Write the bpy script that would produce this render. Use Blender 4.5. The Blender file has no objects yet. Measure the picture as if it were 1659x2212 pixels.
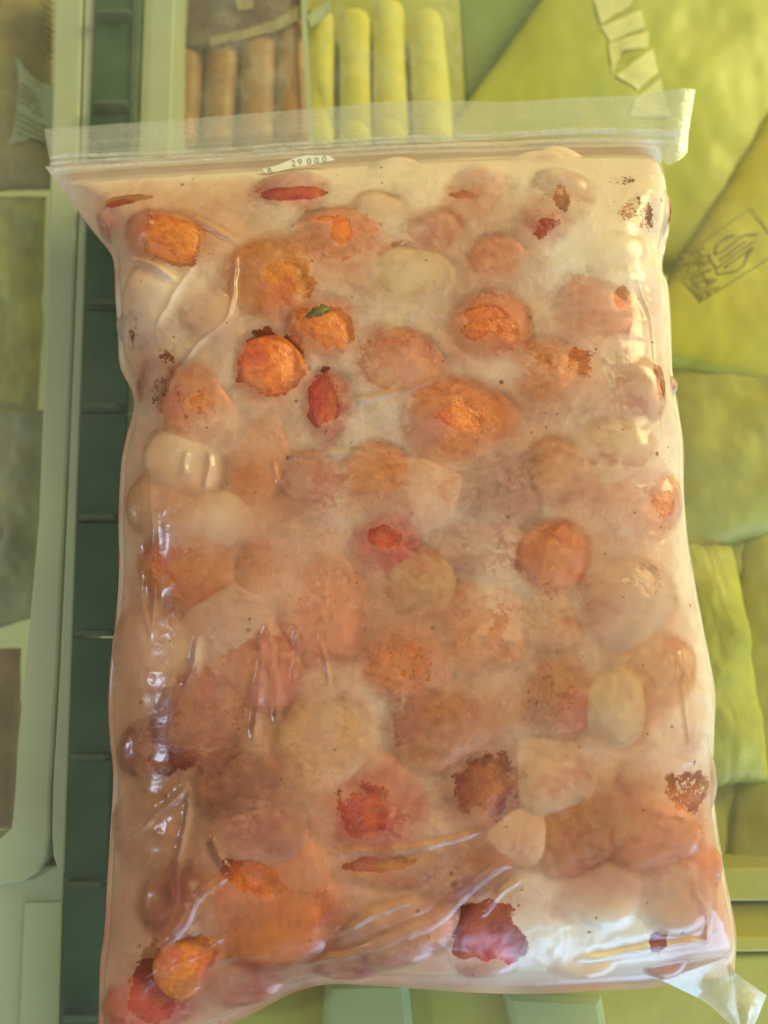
import bpy, bmesh, math, random
import numpy as np
from mathutils import Vector

# ------------------------------------------------------------------ camera, world, lamps, exposure
scene = bpy.context.scene
COL = scene.collection
TH = math.radians(9.0)
DIST = 0.29
FPX = 1661.0                      # focal length in pixels of a 1659 x 2212 picture
cam_d = bpy.data.cameras.new('camera')
cam = bpy.data.objects.new('camera', cam_d)
COL.objects.link(cam)
CAMP = Vector((0, -math.sin(TH) * DIST, math.cos(TH) * DIST))
cam.location = CAMP
cam.rotation_euler = (TH, 0, 0)
cam_d.sensor_fit = 'VERTICAL'
cam_d.lens = 26.0
cam_d.sensor_height = 26.0 * 2212 / FPX
cam_d.sensor_width = cam_d.sensor_height * 0.75
cam_d.clip_start = 0.005
cam_d.clip_end = 20
cam_d.dof.use_dof = True
cam_d.dof.focus_distance = 0.262
cam_d.dof.aperture_fstop = 4.5
scene.camera = cam

world = bpy.data.worlds.new('World')
scene.world = world
world.use_nodes = True
bg = world.node_tree.nodes['Background']
bg.inputs[0].default_value = (1.0, 0.86, 0.54, 1)
bg.inputs[1].default_value = 0.27


def area(name, loc, target, sx, sy, power, col):
    l = bpy.data.lights.new(name, 'AREA')
    l.shape = 'RECTANGLE'
    l.size, l.size_y = sx, sy
    l.energy = power
    l.color = col
    o = bpy.data.objects.new(name, l)
    COL.objects.link(o)
    o.location = loc
    o.rotation_euler = (Vector(target) - Vector(loc)).to_track_quat('-Z', 'Y').to_euler()
    return o


area('ceiling_lamp', (1.45, 1.02, 0.98), (0.05, 0.02, 0), 1.0, 0.6, 41.0, (1.0, 0.87, 0.41))
area('window_daylight', (0.75, -1.00, 0.24), (0.12, -0.18, 0), 1.1, 0.6, 22.0, (0.33, 0.61, 1.0))
area('side_window_daylight', (-0.85, -0.10, 0.75), (-0.05, 0, 0), 0.05, 0.16, 2.8, (0.62, 0.78, 1.0))

vs = scene.view_settings
vs.view_transform = 'Standard'
vs.look = 'None'
vs.gamma = 1.0
vs.exposure = 0.30
try:
    vs.use_curve_mapping = False
except Exception:
    pass
scene.render.engine = 'CYCLES'
scene.cycles.transparent_max_bounces = 12
scene.cycles.max_bounces = 7
scene.render.resolution_x = 768
scene.render.resolution_y = 1024

# ------------------------------------------------------------------ helpers
ST, CT = math.sin(TH), math.cos(TH)


def P(px, py, z=0.0):
    """point at height z seen at picture position px, py (1659 x 2212)"""
    u = (px - 829.5) / FPX
    v = (1106.0 - py) / FPX
    d = Vector((u, ST + v * CT, -CT + v * ST))
    t = (z - CAMP.z) / d.z
    p = CAMP + d * t
    return Vector((p.x, p.y, z))


def scale_at(z):
    return (DIST - z) / FPX


def hash2(i, j, seed):
    n = (i.astype(np.int64) * 374761393 + j.astype(np.int64) * 668265263 + seed * 974634777) & 0x7fffffff
    n = ((n ^ (n >> 13)) * 1274126177) & 0x7fffffff
    n = n ^ (n >> 16)
    return (n & 0xffff) / 65535.0


def vnoise(x, y, s, seed=0):
    x = np.asarray(x) / s + 1000.0
    y = np.asarray(y) / s + 1000.0
    i = np.floor(x).astype(np.int64)
    j = np.floor(y).astype(np.int64)
    fx = x - i
    fy = y - j
    fx = fx * fx * (3 - 2 * fx)
    fy = fy * fy * (3 - 2 * fy)
    a = hash2(i, j, seed)
    b = hash2(i + 1, j, seed)
    c = hash2(i, j + 1, seed)
    d = hash2(i + 1, j + 1, seed)
    return (a * (1 - fx) + b * fx) * (1 - fy) + (c * (1 - fx) + d * fx) * fy


def fbm(x, y, s, seed=0, o=4):
    r = 0
    a = 0.5
    t = 0
    for k in range(o):
        r = r + a * vnoise(x, y, s, seed + k * 17)
        t += a
        a *= 0.5
        s *= 0.5
    return r / t


def smooth(a, b, x):
    t = np.clip((x - a) / (b - a), 0, 1)
    return t * t * (3 - 2 * t)


def link(name, me, mat=None, parent=None, smoothsh=True):
    o = bpy.data.objects.new(name, me)
    COL.objects.link(o)
    if mat and not me.materials:
        me.materials.append(mat)
    if parent:
        o.parent = parent
    if smoothsh:
        me.polygons.foreach_set('use_smooth', [True] * len(me.polygons))
    return o


def thing(name, loc, label, cat, group=None):
    o = bpy.data.objects.new(name, None)
    o.empty_display_size = 0.01
    COL.objects.link(o)
    o.location = loc
    return tag(o, label, cat, group)


def tag(o, label, cat, group=None):
    o['label'] = label
    o['category'] = cat
    if group:
        o['group'] = group
    return o


def grid_mesh(name, X, Y, Z, close=None):
    """mesh of an (n, m) array of points"""
    n, m = X.shape
    me = bpy.data.meshes.new(name)
    co = np.stack([X, Y, Z], -1).reshape(-1, 3).astype(np.float32)
    idx = np.arange(n * m).reshape(n, m)
    q = np.stack([idx[:-1, :-1], idx[:-1, 1:], idx[1:, 1:], idx[1:, :-1]], -1).reshape(-1, 4)
    me.vertices.add(len(co))
    me.vertices.foreach_set('co', co.ravel())
    me.loops.add(q.size)
    me.loops.foreach_set('vertex_index', q.ravel().astype(np.int32))
    me.polygons.add(len(q))
    me.polygons.foreach_set('loop_start', np.arange(0, q.size, 4, dtype=np.int32))
    me.update(calc_edges=True)
    me.validate()
    return me


def set_attr(me, name, arr):
    a = me.attributes.new(name, 'FLOAT', 'POINT')
    a.data.foreach_set('value', np.asarray(arr, dtype=np.float32).ravel())


def resample(pts, n, z):
    """smooth resample of a picture polyline -> n world points on height z"""
    w = np.array([list(P(p[0], p[1], z))[:2] for p in pts])
    # catmull-rom densify
    out = []
    k = len(w)
    for i in range(k - 1):
        p0 = w[max(i - 1, 0)]
        p1 = w[i]
        p2 = w[i + 1]
        p3 = w[min(i + 2, k - 1)]
        for t in np.linspace(0, 1, 12, endpoint=False):
            out.append(0.5 * ((2 * p1) + (-p0 + p2) * t + (2 * p0 - 5 * p1 + 4 * p2 - p3) * t * t
                              + (-p0 + 3 * p1 - 3 * p2 + p3) * t ** 3))
    out.append(w[-1])
    out = np.array(out)
    d = np.r_[0, np.cumsum(np.linalg.norm(np.diff(out, axis=0), axis=1))]
    s = np.linspace(0, d[-1], n)
    return np.stack([np.interp(s, d, out[:, 0]), np.interp(s, d, out[:, 1])], -1)


def coons(top, bot, left, right):
    """top, bot: (m,2) left->right; left, right: (n,2) top->bottom"""
    m, n = len(top), len(left)
    u = np.linspace(0, 1, m)[None, :, None]
    v = np.linspace(0, 1, n)[:, None, None]
    c = (1 - v) * top[None] + v * bot[None] + (1 - u) * left[:, None] + u * right[:, None]
    c = c - ((1 - u) * (1 - v) * top[0] + u * (1 - v) * top[-1] + (1 - u) * v * bot[0] + u * v * bot[-1])
    return c[..., 0], c[..., 1]


def seg_dist(X, Y, pts):
    """distance of points to polyline, and arclength fraction"""
    best = np.full(X.shape, 1e9)
    frac = np.zeros(X.shape)
    n = len(pts) - 1
    for i in range(n):
        ax, ay = pts[i]
        bx, by = pts[i + 1]
        dx, dy = bx - ax, by - ay
        L = dx * dx + dy * dy + 1e-18
        t = np.clip(((X - ax) * dx + (Y - ay) * dy) / L, 0, 1)
        d = np.hypot(X - ax - t * dx, Y - ay - t * dy)
        k = d < best
        best = np.where(k, d, best)
        frac = np.where(k, (i + t) / n, frac)
    return best, frac


def blur(A, sig):
    r = max(1, int(sig * 3))
    k = np.exp(-0.5 * (np.arange(-r, r + 1) / sig) ** 2)
    k /= k.sum()
    B = np.pad(A, ((r, r), (0, 0)), mode='edge')
    A2 = sum(k[i] * B[i:i + A.shape[0]] for i in range(2 * r + 1))
    B = np.pad(A2, ((0, 0), (r, r)), mode='edge')
    return sum(k[i] * B[:, i:i + A.shape[1]] for i in range(2 * r + 1))


def dilate(A, it):
    for k in range(it):
        B = np.pad(A, 1, mode='edge')
        if k % 2:
            A = np.maximum.reduce([B[1:-1, 1:-1], B[:-2, 1:-1], B[2:, 1:-1], B[1:-1, :-2], B[1:-1, 2:]])
        else:
            A = np.maximum.reduce([B[i:i + A.shape[0], j:j + A.shape[1]] for i in range(3) for j in range(3)])
    return A


def rounded_box(name, x0, x1, y0, y1, z0, z1, r=0.0008, seg=2):
    bm = bmesh.new()
    bmesh.ops.create_cube(bm, size=1)
    for v in bm.verts:
        v.co = Vector((x0 + (v.co.x + .5) * (x1 - x0), y0 + (v.co.y + .5) * (y1 - y0), z0 + (v.co.z + .5) * (z1 - z0)))
    if r > 0:
        bmesh.ops.bevel(bm, geom=list(bm.edges), offset=r, segments=seg, affect='EDGES', profile=0.5)
    me = bpy.data.meshes.new(name)
    bm.to_mesh(me)
    bm.free()
    return me


def prism(name, pts, z0, z1, bevel=0.0008):
    """pts: world xy outline, extruded from z0 to z1, top edge bevelled"""
    bm = bmesh.new()
    vs_ = [bm.verts.new((p[0], p[1], z0)) for p in pts]
    f = bm.faces.new(vs_)
    bmesh.ops.recalc_face_normals(bm, faces=[f])
    if f.normal.z > 0:
        f.normal_flip()
    r = bmesh.ops.extrude_face_region(bm, geom=[f])
    tv = [g for g in r['geom'] if isinstance(g, bmesh.types.BMVert)]
    for v in tv:
        v.co.z = z1
    bmesh.ops.recalc_face_normals(bm, faces=list(bm.faces))
    if bevel:
        es = [e for e in bm.edges if all(abs(v.co.z - z1) < 1e-7 for v in e.verts)]
        bmesh.ops.bevel(bm, geom=es, offset=bevel, segments=2, affect='EDGES', profile=0.5)
    me = bpy.data.meshes.new(name)
    bm.to_mesh(me)
    bm.free()
    return me


# ------------------------------------------------------------------ materials
class NT:
    def __init__(self, name):
        self.m = bpy.data.materials.new(name)
        self.m.use_nodes = True
        self.t = self.m.node_tree
        self.t.nodes.clear()
        self.out = self.t.nodes.new('ShaderNodeOutputMaterial')

    def n(self, typ, **kw):
        nd = self.t.nodes.new(typ)
        for k, v in kw.items():
            setattr(nd, k, v)
        return nd

    def l(self, a, b):
        self.t.links.new(a, b)

    def set(self, sock, v):
        if hasattr(v, 'is_linked') or isinstance(v, bpy.types.NodeSocket):
            self.l(v, sock)
        else:
            sock.default_value = v

    def math(self, op, a, b=None, clamp=False):
        nd = self.n('ShaderNodeMath', operation=op, use_clamp=clamp)
        self.set(nd.inputs[0], a)
        if b is not None:
            self.set(nd.inputs[1], b)
        return nd.outputs[0]

    def noise(self, scale, detail=3, rough=0.5, vec=None, dist=0.0):
        nd = self.n('ShaderNodeTexNoise')
        nd.inputs['Scale'].default_value = scale
        nd.inputs['Detail'].default_value = detail
        nd.inputs['Roughness'].default_value = rough
        nd.inputs['Distortion'].default_value = dist
        if vec is not None:
            self.l(vec, nd.inputs['Vector'])
        return nd.outputs[0]

    def ss(self, v, a, b, c=0.0, d=1.0):
        nd = self.n('ShaderNodeMapRange', interpolation_type='SMOOTHSTEP')
        self.set(nd.inputs[0], v)
        nd.inputs[1].default_value = a
        nd.inputs[2].default_value = b
        nd.inputs[3].default_value = c
        nd.inputs[4].default_value = d
        return nd.outputs[0]

    def mixc(self, f, a, b, mode='MIX'):
        nd = self.n('ShaderNodeMix', data_type='RGBA', blend_type=mode)
        self.set(nd.inputs[0], f)
        self.set(nd.inputs[6], a)
        self.set(nd.inputs[7], b)
        return nd.outputs[2]

    def mixs(self, f, a, b):
        nd = self.n('ShaderNodeMixShader')
        self.set(nd.inputs[0], f)
        self.l(a, nd.inputs[1])
        self.l(b, nd.inputs[2])
        return nd.outputs[0]

    def bump(self, h, strength=0.3, dist=0.001, nrm=None):
        nd = self.n('ShaderNodeBump')
        nd.inputs['Strength'].default_value = strength
        nd.inputs['Distance'].default_value = dist
        self.l(h, nd.inputs['Height'])
        if nrm is not None:
            self.l(nrm, nd.inputs['Normal'])
        return nd.outputs[0]

    def obj(self):
        return self.n('ShaderNodeTexCoord').outputs['Object']

    def fin(self, s):
        self.l(s, self.out.inputs['Surface'])
        return self.m


def c4(c):
    return (c[0], c[1], c[2], 1.0)


def mat_plain(name, c, rough=0.5, var=0.15, scale=60, bump=0.1, dirt=0.0, spec=0.4, c2=None):
    m = NT(name)
    o = m.obj()
    n1 = m.noise(scale, 4, 0.6, o)
    if c2 is None:
        c2 = tuple(x * (1 - var) for x in c)
    col = m.mixc(m.ss(n1, 0.3, 0.7), c4(c), c4(c2))
    if dirt:
        n2 = m.noise(scale * 6, 3, 0.7, o)
        col = m.mixc(m.ss(n2, 0.68, 0.76, 0, dirt), col, c4((0.12, 0.10, 0.05)))
    b = m.n('ShaderNodeBsdfPrincipled')
    m.l(col, b.inputs['Base Color'])
    b.inputs['Roughness'].default_value = rough
    b.inputs['Specular IOR Level'].default_value = spec
    m.l(m.bump(m.noise(scale * 8, 3, 0.6, o), bump, 0.0006), b.inputs['Normal'])
    return m.fin(b.outputs[0])


def mat_berry():
    m = NT('strawberry_skin')
    o = m.obj()
    oi = m.n('ShaderNodeObjectInfo')
    rnd = m.n('ShaderNodeVectorMath', operation='ADD')
    m.l(o, rnd.inputs[0])
    vm = m.n('ShaderNodeVectorMath', operation='SCALE')
    m.l(oi.outputs['Random'], vm.inputs['Scale'])
    vm.inputs[0].default_value = (37.0, 91.0, 53.0)
    m.l(vm.outputs[0], rnd.inputs[1])
    vec = rnd.outputs[0]
    # object space is unit-ish (meshes are unit size, objects scaled)
    n1 = m.noise(1.3, 4, 0.6, vec)
    n2 = m.noise(5.0, 5, 0.7, vec)
    n3 = m.noise(16.0, 3, 0.7, vec)
    darker = m.mixc(0.75, oi.outputs['Color'], m.mixc(1.0, oi.outputs['Color'], (0.55, 0.35, 0.30, 1), 'MULTIPLY'))
    flesh = m.mixc(m.ss(n2, 0.40, 0.66), oi.outputs['Color'], darker)
    flesh = m.mixc(m.ss(n1, 0.42, 0.7, 0, 0.55), flesh, m.mixc(0.6, oi.outputs['Color'], (0.75, 0.30, 0.06, 1)))
    flesh = m.mixc(m.ss(m.noise(0.9, 2, 0.5, vec), 0.55, 0.64, 0, 0.45), flesh, (0.50, 0.06, 0.05, 1))
    vo = m.n('ShaderNodeTexVoronoi', feature='F1')
    vo.inputs['Scale'].default_value = 4.2
    m.l(vec, vo.inputs['Vector'])
    seed = m.ss(vo.outputs['Distance'], 0.10, 0.17, 1, 0)
    flesh = m.mixc(m.math('MULTIPLY', seed, 0.6), flesh, (0.30, 0.13, 0.03, 1))
    fr = m.math('ADD', m.math('MULTIPLY', n1, 0.45), m.math('ADD', m.math('MULTIPLY', n2, 0.35), m.math('MULTIPLY', n3, 0.20)))
    fr = m.math('ADD', fr, m.math('SUBTRACT', oi.outputs['Alpha'], 0.5))
    frost = m.ss(fr, 0.50, 0.62)
    col = m.mixc(m.math('MULTIPLY', frost, 0.82), flesh, m.mixc(0.45, (0.84, 0.66, 0.44, 1), oi.outputs['Color']))
    b = m.n('ShaderNodeBsdfPrincipled')
    m.l(col, b.inputs['Base Color'])
    m.set(b.inputs['Roughness'], m.math('ADD', m.math('MULTIPLY', frost, 0.4), 0.35))
    b.inputs['Subsurface Weight'].default_value = 0.0
    h = m.math('ADD', m.math('MULTIPLY', vo.outputs['Distance'], 0.8), m.math('MULTIPLY', n3, 0.6))
    m.l(m.bump(h, 0.22, 0.08), b.inputs['Normal'])
    return m.fin(b.outputs[0])


def mat_film():
    m = NT('frosted_bag_film')
    o = m.obj()

    def at(n):
        a = m.n('ShaderNodeAttribute', attribute_name=n)
        return a.outputs['Fac']
    gap, clear, bias = at('gap'), at('clear'), at('rime')
    n1 = m.noise(52, 3, 0.62, o)
    n2 = m.noise(230, 4, 0.68, o)
    n3 = m.noise(900, 3, 0.7, o)
    # rime is thin where fruit touches the film; that border is ragged in places and soft in others
    gz = m.math('ADD', gap, m.math('MULTIPLY', m.math('SUBTRACT', n2, 0.5), 0.55))
    gz = m.math('ADD', gz, m.math('MULTIPLY', m.math('SUBTRACT', n3, 0.5), 0.22))
    sharp = m.ss(gz, 0.13, 0.20)
    soft = m.ss(gap, 0.0, 0.75)
    which = m.ss(m.noise(45, 2, 0.5, o), 0.44, 0.60)
    mixn = m.n('ShaderNodeMix', data_type='FLOAT')
    m.l(which, mixn.inputs[0])
    m.l(soft, mixn.inputs[2])
    m.l(m.math('MULTIPLY', m.math('ADD', sharp, soft), 0.5), mixn.inputs[3])
    f = m.math('ADD', 0.23, m.math('MULTIPLY', mixn.outputs[0], 0.45))
    f = m.math('ADD', f, m.math('MULTIPLY', m.math('SUBTRACT', n1, 0.5), 0.95))
    f = m.math('ADD', f, m.math('MULTIPLY', m.math('SUBTRACT', n2, 0.5), 0.40))
    f = m.math('ADD', f, m.math('MULTIPLY', m.math('SUBTRACT', n3, 0.5), 0.42))
    f = m.math('ADD', f, bias)
    cl = m.math('ADD', clear, m.math('MULTIPLY', m.math('SUBTRACT', n2, 0.5), 0.55))
    cl = m.math('ADD', cl, m.math('MULTIPLY', m.math('SUBTRACT', n3, 0.5), 0.35))
    cm = m.ss(cl, 0.49, 0.55)
    f = m.math('MULTIPLY', f, m.math('SUBTRACT', 1.0, m.math('MULTIPLY', cm, 0.92)))
    f = m.math('MINIMUM', m.math('MAXIMUM', f, 0.03), 0.93)
    # crumbs and seed specks caught in the rime
    vo = m.n('ShaderNodeTexVoronoi', feature='F1')
    vo.inputs['Scale'].default_value = 95
    m.l(o, vo.inputs['Vector'])
    sp = m.ss(vo.outputs['Distance'], 0.05, 0.10, 1, 0)
    wn = m.n('ShaderNodeSeparateColor')
    m.l(vo.outputs['Color'], wn.inputs[0])
    sp = m.math('MULTIPLY', sp, m.math('GREATER_THAN', wn.outputs[0], 0.70))
    stain_shade = m.mixc(m.math('SUBTRACT', at('juice_shade'), m.math('MULTIPLY', bias, 2.0), True), (0.93, 0.83, 0.62, 1), (0.76, 0.42, 0.25, 1))  # patchy fruit staining plus light falloff painted into the rime colour
    stain_shade = m.mixc(m.ss(m.math('SUBTRACT', at('juice_shade'), m.math('MULTIPLY', bias, 2.0)), 0.9, 1.6), stain_shade, (0.50, 0.25, 0.14, 1))  # deepest tone, painted shade towards the lower left of the bag
    col = m.mixc(m.math('MULTIPLY', sp, 0.85), stain_shade, (0.22, 0.09, 0.03, 1))
    vo2 = m.n('ShaderNodeTexVoronoi', feature='F1')
    vo2.inputs['Scale'].default_value = 210
    vo2.inputs['Randomness'].default_value = 1.0
    m.l(o, vo2.inputs['Vector'])
    w2 = m.n('ShaderNodeSeparateColor')
    m.l(vo2.outputs['Color'], w2.inputs[0])
    s2 = m.math('MULTIPLY', m.ss(m.math('ADD', vo2.outputs['Distance'], m.math('MULTIPLY', m.math('SUBTRACT', n3, 0.5), 0.25)), 0.08, 0.13, 1, 0), m.math('GREATER_THAN', w2.outputs[1], 0.80))
    col = m.mixc(m.math('MULTIPLY', s2, 0.8), col, (0.30, 0.11, 0.03, 1))
    sp = m.math('MAXIMUM', sp, s2)
    f = m.math('MAXIMUM', f, m.math('MULTIPLY', sp, 0.75))
    dif = m.n('ShaderNodeBsdfDiffuse')
    m.l(col, dif.inputs[0])
    trl = m.n('ShaderNodeBsdfTranslucent')
    m.l(col, trl.inputs[0])
    frost = m.mixs(0.38, dif.outputs[0], trl.outputs[0])
    tr = m.n('ShaderNodeBsdfTransparent')
    tr.inputs[0].default_value = (0.97, 0.97, 0.96, 1)
    rf = m.n('ShaderNodeBsdfRefraction')
    rf.inputs['IOR'].default_value = 1.27
    rf.inputs['Roughness'].default_value = 0.5
    rf.inputs['Color'].default_value = (0.97, 0.96, 0.94, 1)
    thru = m.mixs(m.math('SUBTRACT', 0.72, m.math('MULTIPLY', cm, 0.69)), tr.outputs[0], rf.outputs[0])
    base = m.mixs(f, thru, frost)
    gl = m.n('ShaderNodeBsdfGlossy')
    gl.inputs['Roughness'].default_value = 0.21
    m.l(m.bump(m.noise(200, 2, 0.6, o), 0.16, 0.0010), gl.inputs['Normal'])
    fn = m.n('ShaderNodeFresnel')
    fn.inputs['IOR'].default_value = 1.45
    geo = m.n('ShaderNodeNewGeometry')
    fac = m.math('MULTIPLY', m.math('MULTIPLY', fn.outputs[0], 0.8), m.math('SUBTRACT', 1.0, geo.outputs['Backfacing']))
    return m.fin(m.mixs(fac, base, gl.outputs[0]))


def mat_header():
    m = NT('ribbed_zip_film')
    o = m.obj()
    a = m.n('ShaderNodeAttribute', attribute_name='stripe').outputs['Fac']
    a2 = m.n('ShaderNodeAttribute', attribute_name='rime').outputs['Fac']
    n1 = m.noise(60, 5, 0.65, o)
    n2 = m.noise(500, 4, 0.7, o)
    f = m.math('ADD', m.math('MULTIPLY', a, 0.18), m.math('ADD', 0.28, a2))
    f = m.math('ADD', f, m.math('MULTIPLY', m.math('SUBTRACT', n1, 0.5), 0.25))
    f = m.math('ADD', f, m.math('MULTIPLY', m.math('SUBTRACT', n2, 0.5), 0.30))
    f = m.math('MINIMUM', m.math('MAXIMUM', f, 0.08), 0.9)
    dif = m.n('ShaderNodeBsdfDiffuse')
    dif.inputs[0].default_value = (0.84, 0.84, 0.80, 1)
    trl = m.n('ShaderNodeBsdfTranslucent')
    trl.inputs[0].default_value = (0.84, 0.84, 0.80, 1)
    frost = m.mixs(0.4, dif.outputs[0], trl.outputs[0])
    tr = m.n('ShaderNodeBsdfTransparent')
    tr.inputs[0].default_value = (0.96, 0.97, 0.95, 1)
    base = m.mixs(f, tr.outputs[0], frost)
    gl = m.n('ShaderNodeBsdfGlossy')
    gl.inputs['Roughness'].default_value = 0.18
    m.l(m.bump(m.noise(300, 3, 0.6, o), 0.3, 0.001), gl.inputs['Normal'])
    fn = m.n('ShaderNodeFresnel')
    geo = m.n('ShaderNodeNewGeometry')
    fac = m.math('MULTIPLY', m.math('MULTIPLY', fn.outputs[0], 1.3), m.math('SUBTRACT', 1.0, geo.outputs['Backfacing']))
    return m.fin(m.mixs(fac, base, gl.outputs[0]))


def mat_glass():
    m = NT('freezer_lid_glass')
    o = m.obj()
    n1 = m.noise(14, 4, 0.6, o)
    n2 = m.noise(260, 4, 0.7, o)
    f = m.math('ADD', m.ss(n1, 0.35, 0.75, 0.02, 0.07), m.ss(n2, 0.66, 0.80, 0.0, 0.05))
    dif = m.n('ShaderNodeBsdfDiffuse')
    dif.inputs[0].default_value = (0.70, 0.74, 0.62, 1)
    tr = m.n('ShaderNodeBsdfTransparent')
    tr.inputs[0].default_value = (0.97, 0.98, 0.93, 1)
    base = m.mixs(f, tr.outputs[0], dif.outputs[0])
    gl = m.n('ShaderNodeBsdfGlossy')
    gl.inputs['Roughness'].default_value = 0.03
    fn = m.n('ShaderNodeFresnel')
    geo = m.n('ShaderNodeNewGeometry')
    fac = m.math('MULTIPLY', fn.outputs[0], m.math('SUBTRACT', 1.0, geo.outputs['Backfacing']))
    return m.fin(m.mixs(fac, base, gl.outputs[0]))


def mat_clear(name, alpha=0.15):
    m = NT(name)
    tr = m.n('ShaderNodeBsdfTransparent')
    dif = m.n('ShaderNodeBsdfDiffuse')
    dif.inputs[0].default_value = (0.8, 0.8, 0.75, 1)
    f = m.ss(m.noise(90, 4, 0.7, m.obj()), 0.35, 0.8, alpha * 0.4, alpha * 2.2)
    base = m.mixs(f, tr.outputs[0], dif.outputs[0])
    gl = m.n('ShaderNodeBsdfGlossy')
    gl.inputs['Roughness'].default_value = 0.2
    fn = m.n('ShaderNodeFresnel')
    geo = m.n('ShaderNodeNewGeometry')
    fac = m.math('MULTIPLY', fn.outputs[0], m.math('SUBTRACT', 1.0, geo.outputs['Backfacing']))
    return m.fin(m.mixs(fac, base, gl.outputs[0]))


M_BERRY = mat_berry()
M_FILM = mat_film()
M_HEAD = mat_header()
M_GLASS = mat_glass()
M_TRACK = mat_clear('zip_track_plastic', 0.32)
M_BACK = mat_clear('bag_back_film', 0.30)
M_CLEAR = mat_clear('clear_wrap', 0.14)
M_FROST = mat_plain('packed_frost', (0.82, 0.52, 0.26), 0.9, 0.12, 60, 0.6, c2=(0.66, 0.30, 0.11))
M_LEAF = mat_plain('green_sepal', (0.15, 0.13, 0.02), 0.6, 0.4, 300, 0.3)
M_CREAM = mat_plain('cream_plastic', (0.46, 0.51, 0.36), 0.5, 0.08, 25, 0.05, dirt=0.35)
M_GREEN = mat_plain('green_plastic', (0.014, 0.078, 0.034), 0.55, 0.15, 40, 0.08, dirt=0.1)
M_GREENL = mat_plain('worn_green_plastic', (0.065, 0.12, 0.06), 0.6, 0.3, 120, 0.1, dirt=0.3)
M_PAPER = mat_plain('sticker_paper', (0.74, 0.73, 0.58), 0.7, 0.05, 80, 0.05)
M_INK = mat_plain('grey_print', (0.34, 0.35, 0.30), 0.7, 0.3, 900, 0.0)
M_INKD = mat_plain('dark_print', (0.07, 0.075, 0.06), 0.7, 0.3, 900, 0.0)
M_YEL = mat_plain('yellow_pouch_print', (0.50, 0.51, 0.07), 0.45, 0.10, 18, 0.15)
M_GOLD = mat_plain('gold_pouch_print', (0.62, 0.54, 0.03), 0.45, 0.12, 14, 0.15)
M_LIME = mat_plain('lime_pouch_print', (0.47, 0.44, 0.09), 0.5, 0.25, 22, 0.25)
M_LIMEB = mat_plain('bright_lime_pouch', (0.54, 0.51, 0.07), 0.5, 0.3, 45, 0.3)
M_OLIVEY = mat_plain('mottled_yellow_pouch', (0.52, 0.50, 0.14), 0.5, 0.5, 45, 0.3, c2=(0.30, 0.29, 0.12))
M_OLIVE = mat_plain('olive_pouch_print', (0.46, 0.44, 0.11), 0.5, 0.25, 30, 0.2)
M_GREY = mat_plain('frosted_grey_pouch', (0.40, 0.42, 0.30), 0.6, 0.45, 30, 0.4)
M_DGREEN = mat_plain('green_carton_print', (0.26, 0.36, 0.15), 0.5, 0.2, 14, 0.1)
M_WHITE = mat_plain('white_carton', (0.48, 0.54, 0.34), 0.6, 0.06, 20, 0.05)
M_HALINK = mat_plain('olive_print', (0.32, 0.26, 0.03), 0.5, 0.1, 100, 0.0)
M_PALEG = mat_plain('pale_green_carton', (0.42, 0.48, 0.22), 0.6, 0.1, 20, 0.05)
M_PALE = mat_plain('pale_print', (0.80, 0.76, 0.34), 0.5, 0.1, 60, 0.0)
M_SAUS = mat_plain('sausage_skin', (0.46, 0.22, 0.08), 0.45, 0.35, 90, 0.2)
M_PURP = mat_plain('purple_print', (0.12, 0.09, 0.10), 0.5, 0.35, 30, 0.1, c2=(0.16, 0.08, 0.06))
M_STICK = mat_plain('yellow_stick', (0.78, 0.72, 0.12), 0.6, 0.15, 120, 0.3)
M_TAN = mat_plain('tan_frozen_food', (0.42, 0.34, 0.16), 0.6, 0.35, 55, 0.4)
M_PINK = mat_plain('pink_frozen_meat', (0.40, 0.24, 0.17), 0.6, 0.4, 55, 0.4)
M_FLOOR = mat_plain('freezer_liner', (0.55, 0.56, 0.25), 0.6, 0.1, 10, 0.05)

# ------------------------------------------------------------------ the setting: freezer liner and glass lid
me = rounded_box('freezer_floor', -0.6, 0.6, -0.6, 0.6, -0.180, -0.170, 0)
o = link('freezer_floor', me, M_FLOOR, None, False)
o['kind'] = 'structure'
me = rounded_box('glass_lid', -0.55, 0.55, -0.55, 0.55, -0.0045, 0.0, 0.0005)
o = link('glass_lid', me, M_GLASS, None, False)
o['kind'] = 'structure'


def W(p, z):
    return tuple(P(p[0], p[1], z))[:2]


def arc(c, r, a0, a1, n=10):
    return [(c[0] + r * math.cos(math.radians(a0 + (a1 - a0) * i / n)), c[1] - r * math.sin(math.radians(a0 + (a1 - a0) * i / n))) for i in range(n + 1)]


ZF = -0.012
frame = bpy.data.objects.new('freezer_frame', None)
COL.objects.link(frame)
frame['kind'] = 'structure'
# inner basket rim (rounded corner at the foot) and outer rim beside the green rail
inner = [(118, -160), (183, -160), (168, 400), (155, 760), (140, 1100), (124, 1450), (109, 1700), (107, 1800)]
inner += [(100, 1850), (82, 1885), (50, 1905), (0, 1914), (-160, 1916), (-160, 1850), (-20, 1828), (22, 1790), (28, 1740), (40, 1560), (52, 1450), (82, 1120), (98, 700), (112, 200)]
link('rim_bar', prism('rim_bar', [W(p, ZF) for p in inner], ZF - 0.03, ZF, 0.0012), M_CREAM, frame, False)
outer = [(186, -160), (214, -160), (206, 0), (185, 560), (168, 1050), (153, 1500), (140, 1880), (137, 1898), (126, 1885), (114, 1850), (111, 1800), (113, 1700), (128, 1450), (144, 1100), (158, 760), (172, 400)]
link('rim_bar', prism('rim_bar', [W(p, ZF) for p in outer], ZF - 0.03, ZF, 0.0008), M_CREAM, frame, False)
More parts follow.
